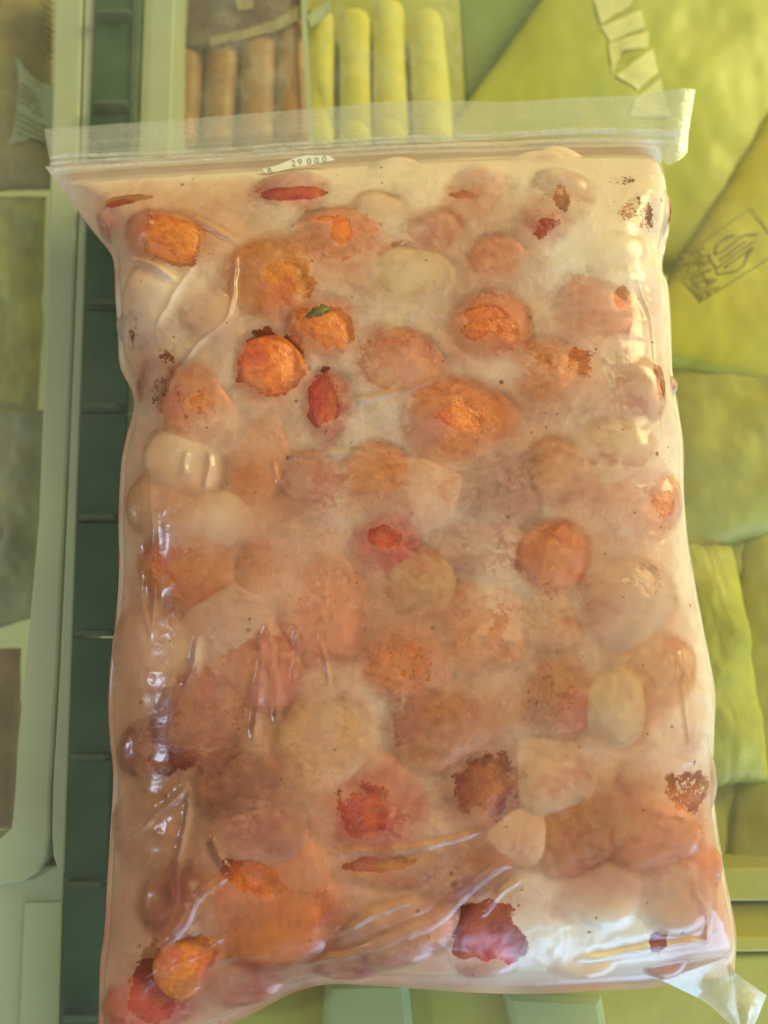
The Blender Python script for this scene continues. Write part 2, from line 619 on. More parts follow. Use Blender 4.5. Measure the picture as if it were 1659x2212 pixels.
# strip on the other side of the green rail
strip = [(318, -160), (385, -160), (376, 0), (368, 250), (330, 1200), (300, 2400), (220, 2400), (255, 1200), (300, 250), (309, 0)]
link('rim_bar', prism('rim_bar', [W(p, ZF) for p in strip], ZF - 0.03, ZF - 0.0005, 0.0008), M_CREAM, frame, False)
# end plate under the rounded corner
endp = [(-160, 1880), (140, 1870), (122, 2400), (-160, 2400)]
link('end_plate', prism('end_plate', [W(p, ZF - 0.004) for p in endp], ZF - 0.034, ZF - 0.004, 0.0008), M_CREAM, frame, False)
# stepped cross bars of the end on the right
yb = [(1880, 1952, -0.030), (1958, 2022, -0.036), (2028, 2062, -0.030), (2068, 2330, -0.034)]
for i, (a, b, z) in enumerate(yb):
    pts = [(300, a + 12), (1900, a - 8), (1900, b - 8), (300, b + 12)]
    link('cross_bar', prism('cross_bar', [W(p, z) for p in pts], z - 0.02, z, 0.001), M_LIME, frame, False)

# ------------------------------------------------------------------ green ribbed rail
ZR = -0.010
rail = thing('ribbed_rail', (0, 0, 0), 'dark green plastic rail with small raised ribs along its length', 'rail')
pts = [(213, -160), (316, -160), (304, 0), (296, 250), (272, 880), (250, 1400), (232, 1800), (212, 2212), (200, 2420), (122, 2420), (133, 2212), (141, 1880), (154, 1500), (169, 1050), (186, 560), (207, 0)]
RL = [(-160, 213), (0, 207), (560, 186), (1050, 169), (1500, 154), (1880, 141), (2212, 133), (2420, 122)]
RR = [(-160, 316), (0, 304), (250, 296), (880, 272), (1400, 250), (1800, 232), (2212, 212), (2420, 200)]
ribs = [(-165, 222), (45, 212), (240, 206), (450, 197), (666, 193), (888, 184), (1124, 177), (1373, 170), (1636, 158), (1908, 150), (2192, 140), (2460, 130)]
for (ya, _), (yb_, _) in zip(ribs[:-1], ribs[1:]):
    ya, yb_ = ya + 5.5, yb_ + 1.5

    def ex_(y, tab):
        return float(np.interp(y, [q[0] for q in tab], [q[1] for q in tab]))
    seg = [(ex_(ya, RL), ya), (ex_(ya, RR), ya), (ex_(yb_, RR), yb_), (ex_(yb_, RL), yb_)]
    link('rail_segment', prism('rail_segment', [W(p, ZR) for p in seg], ZR - 0.012, ZR, 0.0003), M_GREEN, rail, False)
lip = [(296, -160), (316, -160), (304, 0), (296, 250), (290, 400), (277, 400), (283, 250), (290, 0)]
link('rail_lip', prism('rail_lip', [W(p, ZR) for p in lip], ZR - 0.004, ZR + 0.0018, 0.0004), M_GREENL, rail, False)
for (py, px) in ribs:
    py -= 5
    w_ = 74
    a = P(px + 4, py, ZR)
    b = P(px + w_, py, ZR)
    dx, dy = b.x - a.x, b.y - a.y
    h_ = 0.0011
    pr = [(a.x, a.y - h_), (b.x, b.y - h_), (b.x + 0.0007, b.y), (b.x, b.y + h_), (a.x, a.y + h_)]
    link('rib', prism('rib', pr, ZR, ZR + 0.0046, 0.0003), M_GREENL, rail, False)

# ------------------------------------------------------------------ goods under the glass


def pouch_mesh(name, corners, z, h, seed, n=56, wr=0.0012, edge=0.0015, bowed=0.0):
    """pillow pouch between four picture corners TL TR BR BL, its seam at height z"""
    tl, tr_, br, bl = [np.array(W(c, z)) for c in corners]
    t = np.linspace(0, 1, n)[:, None]

    def e(a, b, k):
        c = a * (1 - t) + b * t
        d = (b - a)
        nrm = np.array([-d[1], d[0]])
        nrm = nrm / (np.linalg.norm(nrm) + 1e-9)
        w = (fbm(np.linspace(0, 0.1, n), np.zeros(n) + k * 0.7, 0.012, seed + k, 3) - 0.5)[:, None] * edge * 2 * np.sin(np.pi * t)
        return c + nrm * w
    X, Y = coons(e(tl, tr_, 1), e(bl, br, 2), e(tl, bl, 3), e(tr_, br, 4))
    U, V = np.meshgrid(np.linspace(0, 1, n), np.linspace(0, 1, n))
    prof = (np.clip(4 * U * (1 - U), 0, 1) * np.clip(4 * V * (1 - V), 0, 1)) ** 0.38
    Z = z + h * prof * (0.8 + 0.4 * fbm(X, Y, 0.03, seed, 3)) + prof * wr * 2 * (np.abs(fbm(X, Y, 0.012, seed + 9, 4) - 0.5) * 2)
    Zb = z - h * 0.8 * prof
    me = grid_mesh(name, X, Y, Z)
    mb = grid_mesh(name, X[:, ::-1], Y[:, ::-1], Zb[:, ::-1])
    bm = bmesh.new()
    bm.from_mesh(me)
    bm.from_mesh(mb)
    bmesh.ops.remove_doubles(bm, verts=list(bm.verts), dist=1e-6)
    bm.to_mesh(me)
    bm.free()
    bpy.data.meshes.remove(mb)
    return me


def flat_patch(name, pts, z, mat, parent, thick=0.0005):
    return link(name, prism(name, [W(p, z) for p in pts], z, z + thick, 0), mat, parent, False)


def text_mesh(body, size, loc, ang, mat, parent, name='lettering', thick=0.00006, bold=0.0, on=None, shift=None):
    cu = bpy.data.curves.new('tmp_text', 'FONT')
    cu.body = body
    cu.size = size
    cu.align_x = 'CENTER'
    cu.align_y = 'CENTER'
    cu.extrude = thick
    cu.resolution_u = 3
    cu.offset = bold
    to = bpy.data.objects.new('tmp_text', cu)
    COL.objects.link(to)
    dg = bpy.context.evaluated_depsgraph_get()
    me = bpy.data.meshes.new_from_object(to.evaluated_get(dg))
    bpy.data.objects.remove(to)
    bpy.data.curves.remove(cu)
    me.materials.clear()
    if on is not None:
        ca, sa = math.cos(ang), math.sin(ang)
        for v in me.vertices:
            x = loc[0] + v.co.x * ca - v.co.y * sa - shift.x
            y = loc[1] + v.co.x * sa + v.co.y * ca - shift.y
            v.co.z += surf_z(on, x, y) + 0.0004 + shift.z - loc[2]
    ob = link(name, me, mat, parent, False)
    ob.location = loc
    ob.rotation_euler = (0, 0, ang)
    return ob


def tube(name, pts, r, mat, parent, ns=6, flat=1.0):
    """pts: world xyz"""
    pts = [Vector(p) for p in pts]
    vs_, fs = [], []
    for i, p in enumerate(pts):
        d = (pts[min(i + 1, len(pts) - 1)] - pts[max(i - 1, 0)])
        d.z = 0
        d.normalize()
        s = Vector((-d.y, d.x, 0))
        for k in range(ns):
            a = 2 * math.pi * k / ns
            vs_.append(p + s * (r * math.cos(a)) + Vector((0, 0, r * flat * math.sin(a))))
    for i in range(len(pts) - 1):
        for k in range(ns):
            fs.append((i * ns + k, i * ns + (k + 1) % ns, (i + 1) * ns + (k + 1) % ns, (i + 1) * ns + k))
    fs.append(tuple(range(ns))[::-1])
    fs.append(tuple((len(pts) - 1) * ns + k for k in range(ns)))
    me = bpy.data.meshes.new(name)
    me.from_pydata([tuple(v) for v in vs_], [], fs)
    me.update()
    return link(name, me, mat, parent, True)


def capsule(name, p0, p1, r, mat, parent, seed, n=22, flat=0.8, ns=14):
    p0, p1 = Vector(p0), Vector(p1)
    L = (p1 - p0).length
    d = (p1 - p0).normalized()
    s = Vector((-d.y, d.x, 0)).normalized()
    up = Vector((0, 0, 1))
    rnd = random.Random(seed)
    vs_, fs = [], []
    for i in range(n):
        t = i / (n - 1)
        x = t * L
        e = min(x, L - x)
        rr = r * (math.sqrt(max(0.0, 1 - (1 - min(e / r, 1)) ** 2)) * 0.98 + 0.02) * (1 + 0.05 * math.sin(6 * t + seed))
        c = p0 + d * x
        for k in range(ns):
            a = 2 * math.pi * k / ns
            vs_.append(c + s * rr * math.cos(a) * (1 + rnd.uniform(-.02, .02)) + up * rr * flat * math.sin(a))
    for i in range(n - 1):
        for k in range(ns):
            fs.append((i * ns + k, i * ns + (k + 1) % ns, (i + 1) * ns + (k + 1) % ns, (i + 1) * ns + k))
    fs.append(tuple(range(ns))[::-1])
    fs.append(tuple((n - 1) * ns + k for k in range(ns)))
    me = bpy.data.meshes.new(name)
    me.from_pydata([tuple(v) for v in vs_], [], fs)
    me.update()
    return link(name, me, mat, parent, True)


def surf_z(t, x, y):
    me = [c for c in t.children if c.name.startswith('pouch_body')][0].data
    if 'cz' not in SURF or SURF['cz'][0] is not me:
        co = np.empty(len(me.vertices) * 3, dtype=np.float32)
        me.vertices.foreach_get('co', co)
        co = co.reshape(-1, 3)
        SURF['cz'] = (me, co)
    co = SURF['cz'][1]
    d = (co[:, 0] - x) ** 2 + (co[:, 1] - y) ** 2
    near = np.argsort(d)[:8]
    return float(co[near, 2].max())


SURF = {}


def drape(name, pts, t, zg, mat, parent, lift=0.00025):
    """thin print lying on a pouch: outline in picture coordinates"""
    w = [W(p, zg) for p in pts]
    bm = bmesh.new()
    f = bm.faces.new([bm.verts.new((p[0], p[1], 0)) for p in w])
    bmesh.ops.recalc_face_normals(bm, faces=[f])
    if f.normal.z < 0:
        f.normal_flip()
    bmesh.ops.triangulate(bm, faces=[f])
    for _ in range(3):
        bmesh.ops.subdivide_edges(bm, edges=list(bm.edges), cuts=1, use_grid_fill=True)
    for v in bm.verts:
        v.co.z = surf_z(t, v.co.x, v.co.y) + lift
    me = bpy.data.meshes.new(name)
    bm.to_mesh(me)
    bm.free()
    ob = link(name, me, mat, parent)
    return ob


def pouch(name, corners, z, h, mat, seed, label, cat='pouch', **kw):
    c = np.mean([W(p, z) for p in corners], axis=0)
    t = thing(name, (c[0], c[1], z), label, cat)
    ob = link('pouch_body', pouch_mesh('pouch_body', corners, z, h, seed, **kw), mat, t)
    ob.location = (-c[0], -c[1], -z)
    return t, Vector((-c[0], -c[1], -z))


# left basket, top to bottom
t, off = pouch('frozen_food_pouch', [(-220, -200), (112, -200), (112, 410), (-200, 420)], -0.050, 0.014, M_TAN, 3,
               'tan frozen food pouch with a white printed label in the left basket', wr=0.003)
lab = [(32, 118), (62, 152), (112, 168), (108, 300), (60, 282), (10, 304), (26, 260), (36, 180)]
ob = drape('printed_label', lab, t, -0.036, M_WHITE, t, 0.0004)
ob.location = off
for k in range(9):
    if k in (4,):
        continue
    y0 = 172 + k * 13
    q = [(40 - k * 1.2, y0), (70 + (k * 37) % 34, y0 + 20 - k * 0.5), (70 + (k * 37) % 34, y0 + 20 + 2.2 - k * 0.5), (40 - k * 1.2, y0 + 2.2)]
    o2 = drape('print_line', q, t, -0.036, M_INKD, ob, 0.0012)
for k in range(9):
    y0 = -30 + k * 15
    q = [(80, y0), (112, y0 + 14), (112, y0 + 17), (79, y0 + 3)]
    o2 = drape('print_line', q, t, -0.036, M_INKD, t, 0.0006)
    o2.location = off
t, off = pouch('snack_pouch', [(-200, 430), (100, 425), (82, 890), (-220, 885)], -0.052, 0.012, M_OLIVEY, 5,
               'mottled olive yellow pouch in the left basket beside the cream rim', wr=0.004)
t, off = pouch('frosted_bag', [(-220, 890), (98, 885), (92, 1330), (-220, 1420)], -0.046, 0.016, M_GREY, 7,
               'grey green frosted plastic bag in the left basket', 'bag', wr=0.004)
t, off = pouch('meat_pack', [(-220, 1400), (46, 1400), (30, 1790), (-220, 1800)], -0.056, 0.012, M_PINK, 9,
               'brownish pink frozen meat pack by the rounded basket corner', 'pack', wr=0.002)
# carton on the end plate
t = thing('white_carton', tuple(P(95, 2080, -0.016)), 'plain pale carton on the cream end plate beside the green rail', 'carton')
me = prism('carton_body', [tuple(np.array(W(p, -0.0145)) - np.array(W((95, 2080), -0.016))) for p in [(52, 1950), (136, 1948), (126, 2320), (36, 2320)]], 0.0, 0.0015, 0.0006)
link('carton_body', me, M_WHITE, t, False)

# sausage pack behind the zip
t = thing('sausage_pack', tuple(P(510, 100, -0.05)), 'clear pack of brown sausages with a dark printed header', 'sausage pack')
off = -Vector(t.location)
zz = -0.040
ss = [(398, 85, 395, 330, 40), (478, 80, 470, 330, 38), (555, 68, 556, 330, 44), (628, 45, 632, 330, 42)]
for k, (x0, y0, x1, y1, w) in enumerate(ss):
    ob = capsule('sausage', P(x0 + 6, y0, zz), P(x1, y1, zz), w * scale_at(zz), M_SAUS, t, k)
    ob.location = off
ob = flat_patch('tray_board', [(374, -160), (650, -160), (668, 330), (366, 330)], -0.0500, M_SAUS, t)
ob.location = off
hd = [(372, -160), (640, -160), (650, 10), (590, 48), (520, 70), (455, 80), (452, 98), (400, 100), (372, 118)]
ob = flat_patch('printed_header', hd, -0.0330, M_PURP, t)
ob.location = off
for k, q in enumerate([[(452, 80), (520, 68), (590, 46), (650, 10), (655, 40), (600, 66), (530, 84), (455, 98)], [(500, -40), (560, -40), (545, 20), (515, 25)]]):
    o2 = flat_patch('gold_trim', q, -0.0322, M_TAN, t, 0.0004)
    o2.location = off
ob = link('pack_wrap', pouch_mesh('pack_wrap', [(372, -160), (650, -160), (672, 330), (365, 330)], -0.046, 0.020, 21, n=40, wr=0.002), M_CLEAR, t)
ob.location = off
# white edged pack of yellow sticks
t = thing('yellow_stick_pack', tuple(P(810, 100, -0.05)), 'clear pack of thick yellow sticks with a white side edge', 'food pack')
off = -Vector(t.location)
for k, (x0, y0, x1, y1, w) in enumerate([(690, 18, 692, 330, 34), (765, 20, 770, 330, 38), (838, 0, 845, 330, 40), (918, 22, 940, 330, 44)]):
    ob = capsule('stick', P(x0, y0, zz), P(x1, y1, zz), w * scale_at(zz), M_STICK, t, k + 7, flat=0.7)
    ob.location = off
ob = flat_patch('side_edge', [(648, -160), (660, -160), (664, 60), (680, 330), (668, 330), (652, 60)], -0.031, M_WHITE, t)
ob.location = off
ob = flat_patch('inner_board', [(660, -160), (985, -160), (1010, 330), (680, 330)], -0.052, M_YEL, t)
ob.location = off
ob = flat_patch('white_flap', [(664, 36), (712, 0), (716, 26), (672, 60)], -0.0305, M_WHITE, t)
ob.location = off
ob = link('pack_wrap', pouch_mesh('pack_wrap', [(655, -160), (985, -160), (1010, 330), (680, 330)], -0.046, 0.020, 25, n=40, wr=0.002), M_CLEAR, t)
ob.location = off
# green carton behind
t = thing('green_carton', tuple(P(1130, 60, -0.075)), 'dull green carton between the yellow stick pack and yellow pouch', 'carton')
me = prism('carton_body', [tuple(np.array(W(p, -0.058)) - np.array(W((1130, 60), -0.075))) for p in [(975, -200), (1340, -200), (1330, 260), (1010, 330)]], 0, 0.017, 0.002)
link('carton_body', me, M_DGREEN, t, False)
me = prism('carton_flap', [tuple(np.array(W(p, -0.057)) - np.array(W((1130, 60), -0.075))) for p in [(1215, -200), (1345, -200), (1335, 250), (1218, 250)]], 0.0172, 0.0182, 0.0004)
link('carton_flap', me, M_LIME, t, False)
# big yellow pouch with pale block lettering
t, off = pouch('yellow_pouch', [(1330, -230), (1800, -200), (1640, 700), (930, 330)], -0.048, 0.012, M_YEL, 31,
               'large yellow pouch with pale block letters behind the zip', wr=0.0008)
blocks = [[(1285, -8), (1375, -12), (1360, 14), (1300, 48)], [(1300, 55), (1385, 22), (1392, 62), (1318, 88)], [(1316, 90), (1402, 70), (1398, 110), (1345, 112), (1322, 160)],
          [(1330, 165), (1408, 110), (1420, 160), (1378, 196)], [(1372, 214), (1425, 172), (1450, 250), (1360, 250)]]
for k, q in enumerate(blocks):
    o2 = drape('pale_letter', q, t, -0.036, M_PALE, t)
    o2.location = off
# gold pouch with the square halal mark
t, off = pouch('gold_pouch', [(1760, 80), (2150, 330), (1900, 900), (1340, 770)], -0.040, 0.012, M_GOLD, 37,
               'gold pouch printed with a square halal mark by the bag', wr=0.0008)
zp = -0.028


def hal(zx, zy):      # zoomed photo detail -> picture coordinates
    return ((2100 + zx * 348 / 1659) * 1659 / 2448, (600 + zy * 400 / 1907) * 1659 / 2448)


def stroke(pp, wpx, parent=t, o_=off):
    pts3 = []
    for (xa, ya), (xb, yb2) in zip(pp[:-1], pp[1:]):
        for i in range(4):
            w = W(hal(xa + (xb - xa) * i / 4, ya + (yb2 - ya) * i / 4), zp)
            pts3.append(Vector((w[0], w[1], surf_z(parent, w[0], w[1]) + 0.0001)))
    w = W(hal(*pp[-1]), zp)
    pts3.append(Vector((w[0], w[1], surf_z(parent, w[0], w[1]) + 0.0001)))
    ob = tube('halal_mark_line', pts3, wpx * 0.5 * scale_at(zp), M_HALINK, parent, 5, 0.3)
    ob.location = o_
    return ob


stroke([(350, 1000), (1440, 250), (1700, 640), (2100, 1300), (690, 1670), (350, 1000)][:2], 3)
stroke([(1440, 250), (1720, 660), (1990, 1060)], 3)
stroke([(350, 1000), (500, 1370), (690, 1670)], 3)
stroke([(690, 1670), (1200, 1350), (1990, 860)], 3)
stroke([(1220, 660), (1080, 680), (980, 760), (930, 850), (930, 930), (1040, 890), (1180, 790), (1300, 690), (1400, 655), (1560, 655)], 5)
stroke([(990, 1020), (1120, 940), (1390, 740)], 6)
stroke([(950, 1150), (1200, 960), (1540, 730)], 5)
stroke([(1060, 1150), (1250, 1010), (1470, 860)], 5)
stroke([(1470, 860), (1400, 980), (1340, 1120), (1240, 1210), (1120, 1225), (1000, 1240), (940, 1240), (940, 1150), (850, 1000), (850, 910)], 5)
a0 = P(*hal(700, 900), zp)
a1 = P(*hal(880, 1430), zp)
ang = math.atan2(a1.y - a0.y, a1.x - a0.x)
lp = P(*hal(775, 1190), zp)
text_mesh('HALAL', 0.0078, (lp.x + off.x, lp.y + off.y, surf_z(t, lp.x, lp.y) + 0.0004 + off.z), ang, M_HALINK, t, bold=0.00012, on=t, shift=off)
lp = P(*hal(600, 1260), zp)
text_mesh('INDONESIA', 0.0048, (lp.x + off.x, lp.y + off.y, surf_z(t, lp.x, lp.y) + 0.0004 + off.z), ang, M_HALINK, t, bold=0.00012, on=t, shift=off)
# pouches lower on the right
pouch('lime_pouch', [(1380, 780), (1900, 560), (1900, 1080), (1400, 1230)], -0.048, 0.014, M_LIME, 41,
      'dull lime pouch lying below the gold pouch', wr=0.0008)
pouch('olive_pouch', [(1380, 1150), (1900, 930), (1900, 1900), (1400, 1960)], -0.058, 0.010, M_OLIVE, 43,
      'olive pouch partly under the bright lime pouch', wr=0.002)
pouch('bright_lime_pouch', [(1430, 1170), (1580, 1180), (1660, 1690), (1480, 1700)], -0.044, 0.012, M_LIMEB, 47,
      'bright lime pouch with a frosty lumpy surface beside the bag', wr=0.0010, edge=0.002)
pouch('pale_lime_pouch', [(1590, 1120), (2000, 1050), (2000, 1930), (1560, 1920)], -0.052, 0.012, M_LIME, 53,
      'pale lime pouch next to the bright lumpy pouch', wr=0.0015)
for k, (c, lab) in enumerate([([(700, 2116), (880, 2112), (905, 2330), (690, 2330)], 'pale green carton standing below the bag, the narrower one'),
                              ([(1085, 2140), (1300, 2150), (1330, 2330), (1130, 2330)], 'pale green carton below the bag near its folded corner')]):
    t = thing('pale_carton', tuple(P(c[0][0], c[0][1], -0.034)), lab, 'carton')
    b0 = np.array(W(c[0], -0.034))
    link('carton_body', prism('carton_body', [tuple(np.array(W(p, -0.026)) - b0) for p in c], 0.0005, 0.009, 0.003), M_PALEG, t, False)

# ------------------------------------------------------------------ the bag: layout
ZS = 0.008          # seam height
TOPC = [(108, 374), (300, 358), (500, 345), (850, 328), (1150, 316), (1300, 314), (1418, 318)]
LEFTC = [(108, 374), (150, 430), (195, 492), (238, 546), (247, 575), (250, 640), (256, 730), (260, 792), (285, 845), (290, 882), (272, 950), (262, 1010), (257, 1120), (257, 1250), (247, 1370), (238, 1450), (235, 1555), (245, 1680), (238, 1800), (231, 1920), (226, 2010), (217, 2080), (214, 2180), (210, 2300)]
RIGHTC = [(1418, 318), (1428, 352), (1440, 420), (1445, 490), (1430, 575), (1444, 625), (1450, 720), (1452, 800), (1464, 880), (1476, 960), (1477, 1060), (1485, 1160), (1503, 1270), (1522, 1370), (1532, 1420), (1545, 1500), (1542, 1600), (1540, 1700), (1556, 1830), (1572, 1920), (1588, 2000), (1590, 2060), (1582, 2105)]
BOTC = [(210, 2300), (330, 2280), (450, 2238), (560, 2182), (640, 2142), (720, 2126), (850, 2132), (1000, 2143), (1150, 2147), (1300, 2140), (1400, 2134), (1490, 2116), (1582, 2105)]
NU, NV = 500, 700
top = resample(TOPC, NU, ZS)
bot = resample(BOTC, NU, ZS)
lef = resample(LEFTC, NV, ZS)
rig = resample(RIGHTC, NV, ZS)
FX, FY = coons(top, bot, lef, rig)

# regular work grid
GS = 0.0006
gx0, gx1 = FX.min() - 0.006, FX.max() + 0.006
gy0, gy1 = FY.min() - 0.006, FY.max() + 0.006
gx = np.arange(gx0, gx1, GS)
gy = np.arange(gy0, gy1, GS)
GX, GY = np.meshgrid(gx, gy)


def samp(A, X, Y):
    fx = np.clip((X - gx0) / GS, 0, A.shape[1] - 1.001)
    fy = np.clip((Y - gy0) / GS, 0, A.shape[0] - 1.001)
    i = fx.astype(int)
    j = fy.astype(int)
    fx = fx - i
    fy = fy - j
    return (A[j, i] * (1 - fx) + A[j, i + 1] * fx) * (1 - fy) + (A[j + 1, i] * (1 - fx) + A[j + 1, i + 1] * fx) * fy


cs = slice(None, None, 3)
cX, cY = GX[cs, cs], GY[cs, cs]


def dist_field(curve, k):
    d, _ = seg_dist(cX, cY, curve[::k])
    return d


dl = dist_field(lef, 10)
dr = dist_field(rig, 10)
KB = 0.72 - 0.27 * smooth(-0.02, 0.05, cX)
db = dist_field(bot, 10) * KB
dt = dist_field(top, 12) * 0.42
D = np.minimum(np.minimum(dl, dr), np.minimum(db, dt))


def up3(A):
    fx = np.clip((GX - gx0) / (3 * GS), 0, A.shape[1] - 1.001)
    fy = np.clip((GY - gy0) / (3 * GS), 0, A.shape[0] - 1.001)
    i = fx.astype(int)
    j = fy.astype(int)
    fx = fx - i
    fy = fy - j
    return (A[j, i] * (1 - fx) + A[j, i + 1] * fx) * (1 - fy) + (A[j + 1, i] * (1 - fx) + A[j + 1, i + 1] * fx) * fy


D = up3(D)
DSIDE = up3(np.minimum(np.minimum(dl, dr), db / KB))
ENV = ZS + 0.026 * (1 - np.exp(-D / 0.0095))

# ------------------------------------------------------------------ strawberries
TINT = dict(O=(0.72, 0.19, 0.03), R=(0.50, 0.055, 0.035), D=(0.28, 0.05, 0.025), S=(0.68, 0.24, 0.11), P=(0.66, 0.32, 0.13),
            M=(0.50, 0.19, 0.13), W=(0.72, 0.40, 0.18), B=(0.48, 0.17, 0.05))
